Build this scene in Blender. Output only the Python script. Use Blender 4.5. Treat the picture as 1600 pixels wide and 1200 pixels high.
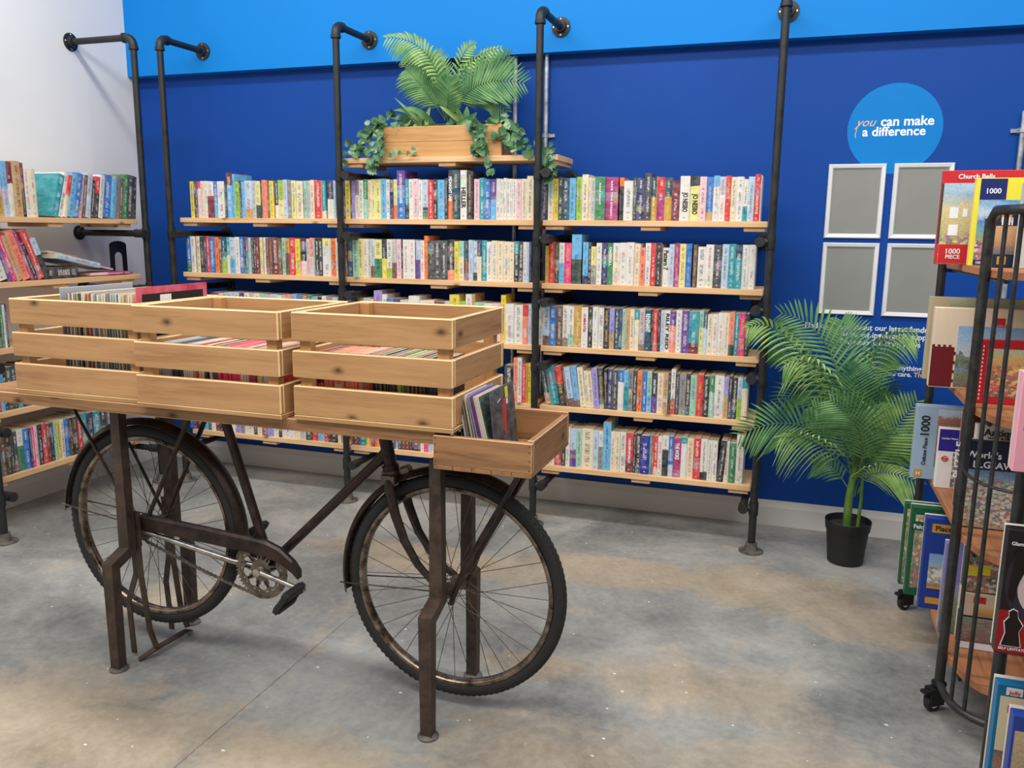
import bpy, math, random, re
from mathutils import Vector, Matrix, Euler
PI = math.pi
S = bpy.context.scene
for o in list(bpy.data.objects): bpy.data.objects.remove(o)
COL = S.collection
rnd = random.Random(7)

def lin(c):
    out = []
    for v in c:
        v = v/255.0
        out.append(v/12.92 if v <= .04045 else ((v+.055)/1.055)**2.4)
    return (out[0], out[1], out[2], 1.0)

# ------------------------------------------------------------------ camera
cam_d = bpy.data.cameras.new('camera'); cam = bpy.data.objects.new('camera', cam_d); COL.objects.link(cam)
cam.location = (3.8309, -4.2637, 1.4554)
cam.rotation_euler = (1.3887, -0.0105, 0.3261)
cam_d.sensor_fit = 'HORIZONTAL'; cam_d.sensor_width = 36.0
cam_d.lens = 1307.0/1600.0*36.0
cam_d.clip_start = .02
S.camera = cam
# ------------------------------------------------------------------ world and view
wd = bpy.data.worlds.new('world'); S.world = wd; wd.use_nodes = True
wd.node_tree.nodes['Background'].inputs[0].default_value = (1, .985, .96, 1)
wd.node_tree.nodes['Background'].inputs[1].default_value = 0.36
S.view_settings.view_transform = 'Standard'; S.view_settings.look = 'None'
S.view_settings.exposure = -0.06; S.view_settings.gamma = 1.0
S.view_settings.use_curve_mapping = False
# ------------------------------------------------------------------ shop ceiling lights (above and behind the view)
def area(loc, sx, sy, power, rot=(0,0,0), col=(1,.97,.93)):
    d = bpy.data.lights.new('ceiling_light', 'AREA'); d.shape = 'RECTANGLE'; d.size = sx; d.size_y = sy
    d.energy = power; d.color = col
    o = bpy.data.objects.new('ceiling_light', d); COL.objects.link(o); o.location = loc; o.rotation_euler = rot
    return o
area((2.8,-1.72,3.8), 6.0, .28, 122)
area((2.4,-4.2,3.9), 3.4, .9, 118, (math.radians(22),0,0))
area((5.6,-4.4,3.9), 2.6, .9, 52, (math.radians(22),0,0))

# ------------------------------------------------------------------ node helpers
def newmat(name, rough=.6, metal=0.0, spec=.5):
    m = bpy.data.materials.new(name); m.use_nodes = True
    b = m.node_tree.nodes['Principled BSDF']
    b.inputs['Roughness'].default_value = rough; b.inputs['Metallic'].default_value = metal
    b.inputs['Specular IOR Level'].default_value = spec
    return m, m.node_tree, b
def node(nt, t, **kw):
    n = nt.nodes.new(t)
    for k, v in kw.items():
        if k.startswith('i_'):
            key = k[2:]; key = int(key) if key.isdigit() else key.replace('_', ' ')
            n.inputs[key].default_value = v
        else: setattr(n, k, v)
    return n
def L(nt, a, b): nt.links.new(a, b)
def math_n(nt, op, a, b=None, c=None, clamp=False):
    n = nt.nodes.new('ShaderNodeMath'); n.operation = op; n.use_clamp = clamp
    for i, v in enumerate((a, b, c)):
        if v is None: continue
        if isinstance(v, (int, float)): n.inputs[i].default_value = v
        else: L(nt, v, n.inputs[i])
    return n.outputs[0]
def mix(nt, f, a, b, blend='MIX'):
    n = nt.nodes.new('ShaderNodeMix'); n.data_type = 'RGBA'; n.blend_type = blend
    for s, v in ((n.inputs[0], f), (n.inputs[6], a), (n.inputs[7], b)):
        if isinstance(v, (int, float, tuple)): s.default_value = v
        else: L(nt, v, s)
    return n.outputs[2]
def ramp(nt, f, stops, interp='LINEAR'):
    n = nt.nodes.new('ShaderNodeValToRGB'); cr = n.color_ramp; cr.interpolation = interp
    while len(cr.elements) < len(stops): cr.elements.new(.5)
    for e, (p, c) in zip(cr.elements, stops): e.position = p; e.color = c if len(c) == 4 else lin(c)
    if f is not None: L(nt, f, n.inputs[0])
    return n
def noise(nt, vec, scale, detail=3, rough=.5, dist=0.0):
    n = node(nt, 'ShaderNodeTexNoise'); n.inputs['Scale'].default_value = scale
    n.inputs['Detail'].default_value = detail; n.inputs['Roughness'].default_value = rough; n.inputs['Distortion'].default_value = dist
    if vec is not None: L(nt, vec, n.inputs['Vector'])
    return n
def coords(nt, kind='Object', scale=(1,1,1)):
    t = node(nt, 'ShaderNodeTexCoord'); mp = node(nt, 'ShaderNodeMapping'); mp.inputs['Scale'].default_value = scale
    L(nt, t.outputs[kind], mp.inputs[0]); return mp.outputs[0]
def bump(nt, b, h, strength=.2, dist=.002):
    n = node(nt, 'ShaderNodeBump'); n.inputs['Strength'].default_value = strength; n.inputs['Distance'].default_value = dist
    L(nt, h, n.inputs['Height']); L(nt, n.outputs[0], b.inputs['Normal'])

_flat = {}
def flat(rgb, rough=.55, metal=0.0, vary=.06, name='paint'):
    key = (rgb, rough, metal, name)
    if key in _flat: return _flat[key]
    m, nt, b = newmat(name, rough, metal)
    n = noise(nt, coords(nt), 9, 3)
    c = lin(rgb)
    a = tuple(max(0, x*(1-vary*2)) for x in c[:3])+(1,); d = tuple(min(1, x*(1+vary)) for x in c[:3])+(1,)
    L(nt, mix(nt, n.outputs[0], a, d), b.inputs['Base Color'])
    _flat[key] = m; return m

def wood(name, light, dark, knots=True, grain=1.0, axis=0, rough=.55):
    m, nt, b = newmat(name, rough, 0, .35)
    sc = [26, 26, 26]; sc[axis] = 1.6
    v = coords(nt, 'Object', tuple(sc))
    info = node(nt, 'ShaderNodeObjectInfo')
    add = node(nt, 'ShaderNodeVectorMath', operation='ADD'); L(nt, v, add.inputs[0])
    cmb = node(nt, 'ShaderNodeCombineXYZ')
    r50 = math_n(nt, 'MULTIPLY', info.outputs['Random'], 50.0)
    for i in range(3): L(nt, r50, cmb.inputs[i])
    L(nt, cmb.outputs[0], add.inputs[1])
    g = noise(nt, add.outputs[0], 1.3*grain, 5, .62, .5)
    f = noise(nt, add.outputs[0], 7*grain, 3, .6)
    s2 = [6, 6, 6]; s2[axis] = 2.2
    big = noise(nt, coords(nt, 'Object', tuple(s2)), .9, 2)
    mixf = math_n(nt, 'ADD', math_n(nt, 'MULTIPLY', g.outputs[0], .62), math_n(nt, 'MULTIPLY', f.outputs[0], .22))
    mixf = math_n(nt, 'ADD', mixf, math_n(nt, 'MULTIPLY', big.outputs[0], .26))
    r = ramp(nt, mixf, [(.36, dark), (.5, tuple((a*2+c)/3 for a, c in zip(light, dark))), (.62, light)])
    colr = r.outputs[0]
    if knots:
        sx = node(nt, 'ShaderNodeSeparateXYZ'); tc = node(nt, 'ShaderNodeTexCoord'); L(nt, tc.outputs['Object'], sx.inputs[0])
        kv = node(nt, 'ShaderNodeCombineXYZ'); L(nt, math_n(nt, 'ADD', math_n(nt, 'MULTIPLY', sx.outputs[axis], 4.6), r50), kv.inputs[0]); L(nt, math_n(nt, 'MULTIPLY', sx.outputs[2 if axis != 2 else 0], 8.0), kv.inputs[1])
        wob = noise(nt, coords(nt, 'Object', (30,30,30)), 1, 2)
        vo = node(nt, 'ShaderNodeTexVoronoi'); vo.voronoi_dimensions = '2D'; vo.inputs['Scale'].default_value = 1.0
        L(nt, kv.outputs[0], vo.inputs['Vector'])
        sepc = nt.nodes.new('ShaderNodeSeparateColor'); L(nt, vo.outputs['Color'], sepc.inputs[0])
        dd = math_n(nt, 'ADD', vo.outputs['Distance'], math_n(nt, 'MULTIPLY', math_n(nt, 'SUBTRACT', wob.outputs[0], .5), .06))
        dd = math_n(nt, 'ADD', dd, math_n(nt, 'MULTIPLY', math_n(nt, 'LESS_THAN', sepc.outputs[0], .45), 1.0))
        k = ramp(nt, dd, [(.02, (1,1,1,1)), (.065, (.5,.5,.5,1)), (.13, (0,0,0,1))])
        colr = mix(nt, k.outputs[0], colr, lin(tuple(int(c*.62) for c in dark)))
    L(nt, colr, b.inputs['Base Color'])
    bump(nt, b, g.outputs[0], .25, .001)
    return m

# ------------------------------------------------------------------ materials
M = {}
M['pine'] = wood('pine', (196,150,102), (154,110,70))
M['pine_y'] = wood('pine_across', (190,146,100), (148,106,68), axis=1)
M['pine_edge'] = wood('sanded_pine_edge', (244,214,162), (222,186,132), knots=False)
M['pine_post'] = wood('pine_post', (196,148,96), (150,106,64), knots=False, axis=2)
M['bench'] = wood('weathered_board', (170,126,86), (108,74,48))
M['bench_y'] = wood('weathered_board_across', (160,118,82), (100,70,48), axis=1)
M['bench_edge'] = wood('worn_board_edge', (214,170,120), (184,140,94), knots=False)
M['shelf'] = wood('shelf_timber', (232,192,146), (200,154,106))
M['shelf_left'] = wood('shelf_timber_along', (226,184,138), (194,148,102), axis=1)
M['cart_wood'] = wood('cart_shelf_timber', (178,120,82), (130,80,52), axis=1)
M['planter'] = wood('planter_timber', (204,156,100), (160,112,66))

def metal_paint(name, rgb, rgb2, rough=.45, metal=.3):
    m, nt, b = newmat(name, rough, metal)
    n = noise(nt, coords(nt), 22, 4, .65)
    r = ramp(nt, n.outputs[0], [(.35, rgb), (.7, rgb2)]); L(nt, r.outputs[0], b.inputs['Base Color'])
    rr = ramp(nt, n.outputs[0], [(.3, (rough-.1,)*3+(1,)), (.7, (rough+.15,)*3+(1,))]); L(nt, rr.outputs[0], b.inputs['Roughness'])
    return m
M['pipe'] = metal_paint('black_pipe', (30,32,34), (44,46,48), .45, .2)
M['bike'] = metal_paint('dark_bike_paint', (34,28,26), (72,54,46), .38, .45)
M['stand'] = metal_paint('stand_steel', (58,48,42), (92,74,62), .5, .35)
M['rim'] = metal_paint('aged_chrome_rim', (70,56,47), (165,147,132), .26, .85)
M['steel'] = metal_paint('bare_steel', (150,142,134), (205,200,194), .28, .9)
M['dull_steel'] = metal_paint('dull_steel', (96,88,78), (140,130,116), .4, .8)
M['spoke'] = metal_paint('spoke_wire', (70,60,52), (118,104,92), .4, .7)
M['cart'] = metal_paint('cart_tube', (44,45,45), (66,67,67), .36, .4)
M['rubber'] = flat((34,33,32), .75, name='tyre_rubber')
M['black_plastic'] = flat((20,22,24), .5, name='black_plastic')
M['galv'] = metal_paint('galvanised_conduit', (150,158,168), (205,210,216), .35, .6)
M['foot_plate'] = metal_paint('worn_foot_plate', (92,88,82), (140,134,126), .45, .5)
M['alu'] = flat((232,234,236), .35, .05, name='silver_frame')
M['panel_grey'] = flat((140,142,138), .55, name='grey_panel')
M['white_text'] = flat((240,244,250), .6, name='white_lettering')
M['peach_text'] = flat((240,190,150), .6, name='peach_lettering')
M['black_text'] = flat((25,25,28), .6, name='black_lettering')
M['pages'] = None
def paint_wall(name, rgb, rough=.55, var=.03):
    m, nt, b = newmat(name, rough, 0, .22)
    n = noise(nt, coords(nt), 1.7, 4); c = lin(rgb)
    n2 = noise(nt, coords(nt), 260, 2)
    a = tuple(x*(1-var*3) for x in c[:3])+(1,); d = tuple(min(1, x*(1+var*2)) for x in c[:3])+(1,)
    L(nt, mix(nt, n.outputs[0], a, d), b.inputs['Base Color']); bump(nt, b, n2.outputs[0], .12, .0006)
    return m
M['wall_blue'] = paint_wall('deep_blue_wall_paint', (8,68,154))
M['fascia'] = paint_wall('bright_blue_fascia_paint', (0,128,214))
M['wall_white'] = paint_wall('white_wall_paint', (238,238,236))
M['skirting'] = paint_wall('white_skirting_gloss', (214,212,208), .35)
M['sign_blue'] = paint_wall('sign_blue_vinyl', (0,126,206))
# page block: fine layered paper
m, nt, b = newmat('page_edges', .85, 0, .2)
n = noise(nt, coords(nt, 'Object', (900, 30, 30)), 1, 2)
L(nt, ramp(nt, n.outputs[0], [(.35, (196,178,148)), (.65, (236,222,196))]).outputs[0], b.inputs['Base Color']); M['pages'] = m
# concrete floor
m, nt, b = newmat('worn_concrete', .4, 0, .5)
v = coords(nt)
n1 = noise(nt, v, 1.5, 9, .6, .5); n2 = noise(nt, v, 2.4, 9, .72, .8); n3 = noise(nt, v, 34, 4, .7)
base = ramp(nt, n1.outputs[0], [(.36, (98,101,101)), (.5, (136,138,134)), (.64, (176,175,168))]).outputs[0]
tc = node(nt, 'ShaderNodeTexCoord'); sx = node(nt, 'ShaderNodeSeparateXYZ'); L(nt, tc.outputs['Object'], sx.inputs[0])
tot = None
for (cx, cy, rx, ry, wt) in ((2.35,-1.02,.75,.2,1),(3.15,-.86,.6,.2,1.1),(3.85,-.84,.5,.3,1.1),(4.2,-1.0,.35,.25,1),(3.6,-1.72,.5,.25,.62),(4.0,-2.2,.7,.4,.6),(3.3,-2.25,.6,.35,.6),(1.9,-2.6,.75,.42,.75),(1.5,-1.8,.3,.3,.45),(3.08,-1.75,.32,.14,.7),(2.6,-2.5,.6,.25,.6)):
    dx = math_n(nt, 'DIVIDE', math_n(nt, 'SUBTRACT', sx.outputs[0], cx), rx); dy = math_n(nt, 'DIVIDE', math_n(nt, 'SUBTRACT', sx.outputs[1], cy), ry)
    r2 = math_n(nt, 'ADD', math_n(nt, 'MULTIPLY', dx, dx), math_n(nt, 'MULTIPLY', dy, dy))
    g = math_n(nt, 'MULTIPLY', math_n(nt, 'SUBTRACT', 1.0, math_n(nt, 'SQRT', r2), clamp=True), wt)
    tot = g if tot is None else math_n(nt, 'MAXIMUM', tot, g)
tot = math_n(nt, 'ADD', tot, math_n(nt, 'MULTIPLY', math_n(nt, 'SUBTRACT', n2.outputs[0], .5), 1.5))
tanm = ramp(nt, tot, [(.10, (0,0,0,1)), (.17, (.45,.45,.45,1)), (.42, (1,1,1,1))]).outputs[0]
tan = ramp(nt, n1.outputs[0], [(.3, (138,118,92)), (.65, (190,168,134))]).outputs[0]
c = mix(nt, math_n(nt, 'MULTIPLY', tanm, .88), base, tan)
c = mix(nt, .16, c, ramp(nt, n3.outputs[0], [(.35, (70,70,70)), (.7, (215,213,208))]).outputs[0])
c = mix(nt, .25, c, ramp(nt, n2.outputs[0], [(.32, (84,86,86)), (.68, (190,190,186))]).outputs[0])
wv = math_n(nt, 'ADD', sx.outputs[0], math_n(nt, 'MULTIPLY', math_n(nt, 'SUBTRACT', n3.outputs[0], .5), .012))
joint = math_n(nt, 'LESS_THAN', math_n(nt, 'ABSOLUTE', math_n(nt, 'SUBTRACT', wv, 2.311)), .0022)
c = mix(nt, math_n(nt, 'MULTIPLY', joint, .6), c, lin((88,76,66)))
vo = node(nt, 'ShaderNodeTexVoronoi'); vo.voronoi_dimensions = '2D'; vo.inputs['Scale'].default_value = 5.0; L(nt, coords(nt, 'Object', (1,1.5,1)), vo.inputs['Vector'])
nd = noise(nt, v, 60, 2)
spk = math_n(nt, 'LESS_THAN', math_n(nt, 'ADD', vo.outputs['Distance'], math_n(nt, 'MULTIPLY', nd.outputs[0], .10)), .066)
sc_ = nt.nodes.new('ShaderNodeSeparateColor'); L(nt, vo.outputs['Color'], sc_.inputs[0])
sel = math_n(nt, 'GREATER_THAN', sc_.outputs[0], .6)
c = mix(nt, math_n(nt, 'MULTIPLY', spk, sel), c, lin((232,232,230)))
L(nt, c, b.inputs['Base Color'])
L(nt, ramp(nt, n2.outputs[0], [(.3, (.34,)*3+(1,)), (.7, (.55,)*3+(1,))]).outputs[0], b.inputs['Roughness'])
bump(nt, b, n3.outputs[0], .15, .001)
M['floor'] = m
# book cover: colours come from per-book mesh attributes
m, nt, b = newmat('printed_cover', .42, 0, .45)
def attr(nt, name):
    a = node(nt, 'ShaderNodeAttribute'); a.attribute_type = 'GEOMETRY'; a.attribute_name = name; return a
P = attr(nt, 'pos'); C1 = attr(nt, 'c1'); C2 = attr(nt, 'c2'); IK = attr(nt, 'ink'); MS = attr(nt, 'misc')
sp = node(nt, 'ShaderNodeSeparateXYZ'); L(nt, P.outputs['Vector'], sp.inputs[0])
ms = node(nt, 'ShaderNodeSeparateXYZ'); L(nt, MS.outputs['Vector'], ms.inputs[0])
X, Y, Z = sp.outputs; SPLIT, SEED, TW = ms.outputs
nv = node(nt, 'ShaderNodeCombineXYZ'); L(nt, math_n(nt, 'MULTIPLY', X, .5), nv.inputs[0]); L(nt, math_n(nt, 'MULTIPLY', Y, 20), nv.inputs[1]); L(nt, math_n(nt, 'ADD', math_n(nt, 'MULTIPLY', Z, 9), math_n(nt, 'MULTIPLY', SEED, 37)), nv.inputs[2])
nn = noise(nt, nv.outputs[0], 1.0, 4, .6)
edge = math_n(nt, 'ADD', SPLIT, math_n(nt, 'MULTIPLY', math_n(nt, 'SUBTRACT', nn.outputs[0], .5), .09))
lower = math_n(nt, 'LESS_THAN', Z, edge)
body = mix(nt, lower, C1.outputs['Color'], C2.outputs['Color'])
sp3 = node(nt, 'ShaderNodeCombineXYZ'); L(nt, math_n(nt, 'MULTIPLY', X, .8), sp3.inputs[0]); L(nt, math_n(nt, 'MULTIPLY', SEED, 5), sp3.inputs[1]); L(nt, math_n(nt, 'MULTIPLY', Z, 11), sp3.inputs[2])
vb = node(nt, 'ShaderNodeTexVoronoi'); vb.inputs['Scale'].default_value = 1.0; L(nt, sp3.outputs[0], vb.inputs['Vector'])
fs_ = math_n(nt, 'FRACT', math_n(nt, 'MULTIPLY', SEED, 3.7))
picz = math_n(nt, 'LESS_THAN', math_n(nt, 'ABSOLUTE', math_n(nt, 'SUBTRACT', Z, math_n(nt, 'MULTIPLY', fs_, .8))), .13)
picon = math_n(nt, 'GREATER_THAN', math_n(nt, 'FRACT', math_n(nt, 'MULTIPLY', SEED, 11.3)), .55)
body = mix(nt, math_n(nt, 'MULTIPLY', math_n(nt, 'MULTIPLY', picz, picon), .3), body, vb.outputs['Color'])
gr = ramp(nt, nn.outputs[0], [(.36, (0,0,0,1)), (.62, (1,1,1,1))]).outputs[0]
body = mix(nt, .10, body, gr)
cell = node(nt, 'ShaderNodeCombineXYZ')
L(nt, math_n(nt, 'FLOOR', math_n(nt, 'MULTIPLY', X, 2.4)), cell.inputs[0])
L(nt, math_n(nt, 'FLOOR', math_n(nt, 'MULTIPLY', Z, 92)), cell.inputs[1]); L(nt, SEED, cell.inputs[2])
wn = node(nt, 'ShaderNodeTexWhiteNoise'); wn.noise_dimensions = '3D'; L(nt, cell.outputs[0], wn.inputs[0])
lett = math_n(nt, 'GREATER_THAN', wn.outputs[0], .42)
words = node(nt, 'ShaderNodeCombineXYZ'); L(nt, math_n(nt, 'MULTIPLY', SEED, 91), words.inputs[0]); L(nt, math_n(nt, 'MULTIPLY', Z, 5.2), words.inputs[2])
wd_ = noise(nt, words.outputs[0], 1.0, 1)
wmask = math_n(nt, 'GREATER_THAN', wd_.outputs[0], .44)
inx = math_n(nt, 'LESS_THAN', math_n(nt, 'ABSOLUTE', X), TW)
inz = math_n(nt, 'MULTIPLY', math_n(nt, 'GREATER_THAN', Z, .16), math_n(nt, 'LESS_THAN', Z, .93))
fr = math_n(nt, 'LESS_THAN', Y, .003)
logo = math_n(nt, 'MULTIPLY', math_n(nt, 'LESS_THAN', math_n(nt, 'ABSOLUTE', X), .22), math_n(nt, 'LESS_THAN', math_n(nt, 'ABSOLUTE', math_n(nt, 'SUBTRACT', Z, .07)), .013))
tmask = math_n(nt, 'MULTIPLY', math_n(nt, 'MULTIPLY', lett, wmask), math_n(nt, 'MULTIPLY', inx, inz))
tmask = math_n(nt, 'MULTIPLY', math_n(nt, 'MAXIMUM', tmask, logo), fr)
final = mix(nt, math_n(nt, 'MULTIPLY', tmask, .6), body, IK.outputs['Color'])
L(nt, final, b.inputs['Base Color'])
M['cover'] = m

# ------------------------------------------------------------------ mesh builder
class MB:
    def __init__(s): s.v = []; s.f = []; s.m = []
    def add(s, vs, fs, mi=0):
        o = len(s.v); s.v += [tuple(v) for v in vs]; s.f += [tuple(i+o for i in f) for f in fs]; s.m += [mi]*len(fs) if isinstance(mi, int) else list(mi)
        return s
    def box(s, c, d, mi=0, mat=None):
        x, y, z = d[0]/2, d[1]/2, d[2]/2
        vs = [Vector((a*x, b_*y, e*z)) for a in (-1,1) for b_ in (-1,1) for e in (-1,1)]
        if mat is not None: vs = [mat @ v for v in vs]
        vs = [v+Vector(c) for v in vs]
        return s.add(vs, [(0,1,3,2),(4,6,7,5),(0,4,5,1),(2,3,7,6),(0,2,6,4),(1,5,7,3)], mi)
    def bb(s, x0, x1, y0, y1, z0, z1, mi=0): return s.box(((x0+x1)/2,(y0+y1)/2,(z0+z1)/2), (x1-x0,y1-y0,z1-z0), mi)
    def cbox(s, x0, x1, y0, y1, z0, z1, ch=.003, mi=0, mc=1, mat=None, cen=None):
        # chamfered box: faces use mi, chamfers use mc
        c = Vector(((x0+x1)/2,(y0+y1)/2,(z0+z1)/2)); h = Vector(((x1-x0)/2,(y1-y0)/2,(z1-z0)/2))
        vs = []; idx = {}
        for sx in (-1,1):
            for sy in (-1,1):
                for sz in (-1,1):
                    for a in range(3):
                        p = Vector((sx*h.x, sy*h.y, sz*h.z))
                        for k in range(3):
                            if k != a: p[k] -= (sx,sy,sz)[k]*ch
                        idx[(sx,sy,sz,a)] = len(vs); vs.append(p)
        fs = []; ms = []
        for a in range(3):
            o = [k for k in range(3) if k != a]
            for sg in (-1,1):
                q = []
                for (u, w) in ((-1,-1),(1,-1),(1,1),(-1,1)):
                    t = [0,0,0]; t[a] = sg; t[o[0]] = u; t[o[1]] = w; q.append(idx[(t[0],t[1],t[2],a)])
                fs.append(tuple(q)); ms.append(mi)
        for a in range(3):
            o = [k for k in range(3) if k != a]
            for u in (-1,1):
                for w in (-1,1):
                    q = []
                    for (sg, ax) in ((-1,o[0]),(1,o[0]),(1,o[1]),(-1,o[1])):
                        t = [0,0,0]; t[a] = sg; t[o[0]] = u; t[o[1]] = w; q.append(idx[(t[0],t[1],t[2],ax)])
                    fs.append(tuple(q)); ms.append(mc)
        for sx in (-1,1):
            for sy in (-1,1):
                for sz in (-1,1):
                    fs.append(tuple(idx[(sx,sy,sz,a)] for a in range(3))); ms.append(mc)
        if mat is not None:
            pc = Vector(cen) if cen is not None else c
            vs = [mat @ (v+c-pc) + pc for v in vs]
        else: vs = [v+c for v in vs]
        return s.add(vs, fs, ms)
    def tube(s, pts, r, seg=10, mi=0, cap=True, closed=False, flat_=None):
        pts = [Vector(p) for p in pts]; n = len(pts); rings = []
        rs = r if isinstance(r, (list, tuple)) else [r]*n
        up = None
        for i, p in enumerate(pts):
            if closed: t = (pts[(i+1) % n]-pts[i-1]).normalized()
            else:
                a = pts[i]-pts[i-1] if i else pts[1]-pts[0]; b_ = pts[i+1]-pts[i] if i < n-1 else a
                t = (a.normalized()+b_.normalized()).normalized()
            if up is None:
                up = Vector((0,1,0)) if abs(t.y) < .9 else Vector((0,0,1))
            side = t.cross(up).normalized(); up = side.cross(t).normalized()
            ring = []
            for k in range(seg):
                an = 2*PI*k/seg
                if flat_: off = side*math.cos(an)*rs[i]*flat_[0]+up*math.sin(an)*rs[i]*flat_[1]
                else: off = side*math.cos(an)*rs[i]+up*math.sin(an)*rs[i]
                ring.append(p+off)
            rings.append(ring)
        vs = [v for r_ in rings for v in r_]; fs = []
        for i in range(n if closed else n-1):
            for k in range(seg):
                a = i*seg+k; b_ = i*seg+(k+1) % seg; j = (i+1) % n
                fs.append((a, b_, j*seg+(k+1) % seg, j*seg+k))
        if cap and not closed: fs.append(tuple(range(seg-1,-1,-1))); fs.append(tuple((n-1)*seg+k for k in range(seg)))
        return s.add(vs, fs, mi)
    def sqbar(s, pts, w, d, mi=0, up=(0,1,0)):
        # rectangular bar following points: w across, d along 'up'
        pts = [Vector(p) for p in pts]; n = len(pts); vs = []; up = Vector(up)
        for i, p in enumerate(pts):
            a = pts[i]-pts[i-1] if i else pts[1]-pts[0]; b_ = pts[i+1]-pts[i] if i < n-1 else a
            t = (a.normalized()+b_.normalized()).normalized()
            side = t.cross(up).normalized(); u2 = side.cross(t).normalized()
            k = 1/max(.5, t.dot(a.normalized()))
            for (x, y) in ((-1,-1),(1,-1),(1,1),(-1,1)): vs.append(p+side*x*w/2*(k if abs(up.dot(side))<.5 else 1)+u2*y*d/2*k)
        fs = []
        for i in range(n-1):
            for k in range(4): fs.append((i*4+k, i*4+(k+1)%4, (i+1)*4+(k+1)%4, (i+1)*4+k))
        fs.append((3,2,1,0)); fs.append(tuple((n-1)*4+k for k in range(4)))
        return s.add(vs, fs, mi)
    def lathe(s, c, axis, prof, seg=20, mi=0, closed=False):
        # prof: list of (along, radius)
        ax = Vector(axis).normalized(); a = ax.orthogonal().normalized(); b_ = ax.cross(a); vs = []; c = Vector(c)
        for (h, r) in prof:
            for k in range(seg):
                t = 2*PI*k/seg; vs.append(c+ax*h+(a*math.cos(t)+b_*math.sin(t))*r)
        fs = []; n = len(prof)
        for i in range(n-1 if not closed else n):
            j = (i+1) % n
            for k in range(seg): fs.append((i*seg+k, i*seg+(k+1)%seg, j*seg+(k+1)%seg, j*seg+k))
        if not closed: fs.append(tuple(range(seg-1,-1,-1))); fs.append(tuple((n-1)*seg+k for k in range(seg)))
        return s.add(vs, fs, mi)
    def arc_ring(s, c, R, prof, a0, a1, n, mi=0):
        # sweep profile [(dr,dy)] about y axis; closed profile
        full = abs(a1-a0) >= 2*PI-1e-6; vs = []; k = len(prof); cnt = n if full else n+1
        for i in range(cnt):
            t = a0+(a1-a0)*i/n
            for (dr, dy) in prof: vs.append((c[0]+(R+dr)*math.cos(t), c[1]+dy, c[2]+(R+dr)*math.sin(t)))
        fs = []
        for i in range(n):
            j = (i+1) % cnt
            for q in range(k): fs.append((i*k+q, i*k+(q+1)%k, j*k+(q+1)%k, j*k+q))
        if not full: fs.append(tuple(range(k))); fs.append(tuple(n*k+q for q in range(k-1,-1,-1)))
        return s.add(vs, fs, mi)
    def build(s, name, mats, parent=None, smooth=False, label=None):
        off = OFF.get(parent.name, Vector((0,0,0))) if parent else Vector((0,0,0))
        me = bpy.data.meshes.new(name); me.from_pydata([Vector(v)-off for v in s.v], [], s.f)
        for mm in (mats if isinstance(mats, (list, tuple)) else [mats]): me.materials.append(mm)
        me.polygons.foreach_set('material_index', s.m)
        if smooth:
            me.polygons.foreach_set('use_smooth', [True]*len(s.f))
            try: me.set_sharp_from_angle(angle=math.radians(38))
            except Exception: pass
        me.update()
        o = bpy.data.objects.new(name, me); COL.objects.link(o)
        if parent: o.parent = parent; OFF[o.name] = off
        if label: o['label'] = label
        return o
OFF = {}
def tag(o, label, cat, group=None):
    o['label'] = label; o['category'] = cat
    if group: o['group'] = group
    return o
def thing(name, loc, label, cat, group=None):
    o = bpy.data.objects.new(name, None); COL.objects.link(o); o.location = loc; o.empty_display_size = .05
    OFF[o.name] = Vector(loc); return tag(o, label, cat, group)
def struct(o): o['kind'] = 'structure'; return o

def text(string, mat, parent, origin, width=None, height=None, ref=None, rot=None, name='lettering', depth=.0006, shear=0.0, bold=0.0, align='LEFT', label=None, scale_y=None):
    """text mesh; origin = left baseline point in world; rot = 3x3 matrix from text plane to world"""
    def mk(st):
        cu = bpy.data.curves.new(name, 'FONT'); cu.body = st; cu.size = 1; cu.shear = shear; cu.offset = bold
        cu.extrude = .001; cu.resolution_u = 3; cu.space_line = 1.0
        ob = bpy.data.objects.new(name, cu); COL.objects.link(ob)
        dg = bpy.context.evaluated_depsgraph_get(); me = bpy.data.meshes.new_from_object(ob.evaluated_get(dg))
        bpy.data.objects.remove(ob); bpy.data.curves.remove(cu); return me
    me = mk(string)
    if width is not None:
        mr = mk(ref) if ref else me
        xs = [v.co.x for v in mr.vertices]; k = width/(max(xs)-min(xs)); ky = k
        if height is not None:
            ys = [v.co.y for v in me.vertices]; ky = height/(max(ys)-min(ys))
    else:
        ys = [v.co.y for v in me.vertices]; k = ky = height/(max(ys)-min(ys))
    x0 = min(v.co.x for v in me.vertices); y0 = min(v.co.y for v in me.vertices) if height is not None and width is not None else 0
    R = rot if rot is not None else Matrix(((1,0,0),(0,0,-1),(0,1,0)))
    off = OFF.get(parent.name, Vector((0,0,0))) if parent else Vector((0,0,0))
    for v in me.vertices:
        p = Vector(((v.co.x-x0)*k, (v.co.y-y0)*ky, depth if v.co.z > 0 else 0))
        v.co = R @ p + Vector(origin) - off
    me.materials.clear(); me.materials.append(mat); me.update()
    o = bpy.data.objects.new(name, me); COL.objects.link(o)
    if parent: o.parent = parent
    if label: o['label'] = label
    return o
R_FRONT = Matrix(((1,0,0),(0,0,-1),(0,1,0)))          # faces -y, reads left to right
R_DOWN = Matrix(((0,1,0),(0,0,-1),(-1,0,0)))          # faces -y, reads top to bottom
R_UP = Matrix(((0,-1,0),(0,0,-1),(1,0,0)))            # faces -y, reads bottom to top

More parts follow.
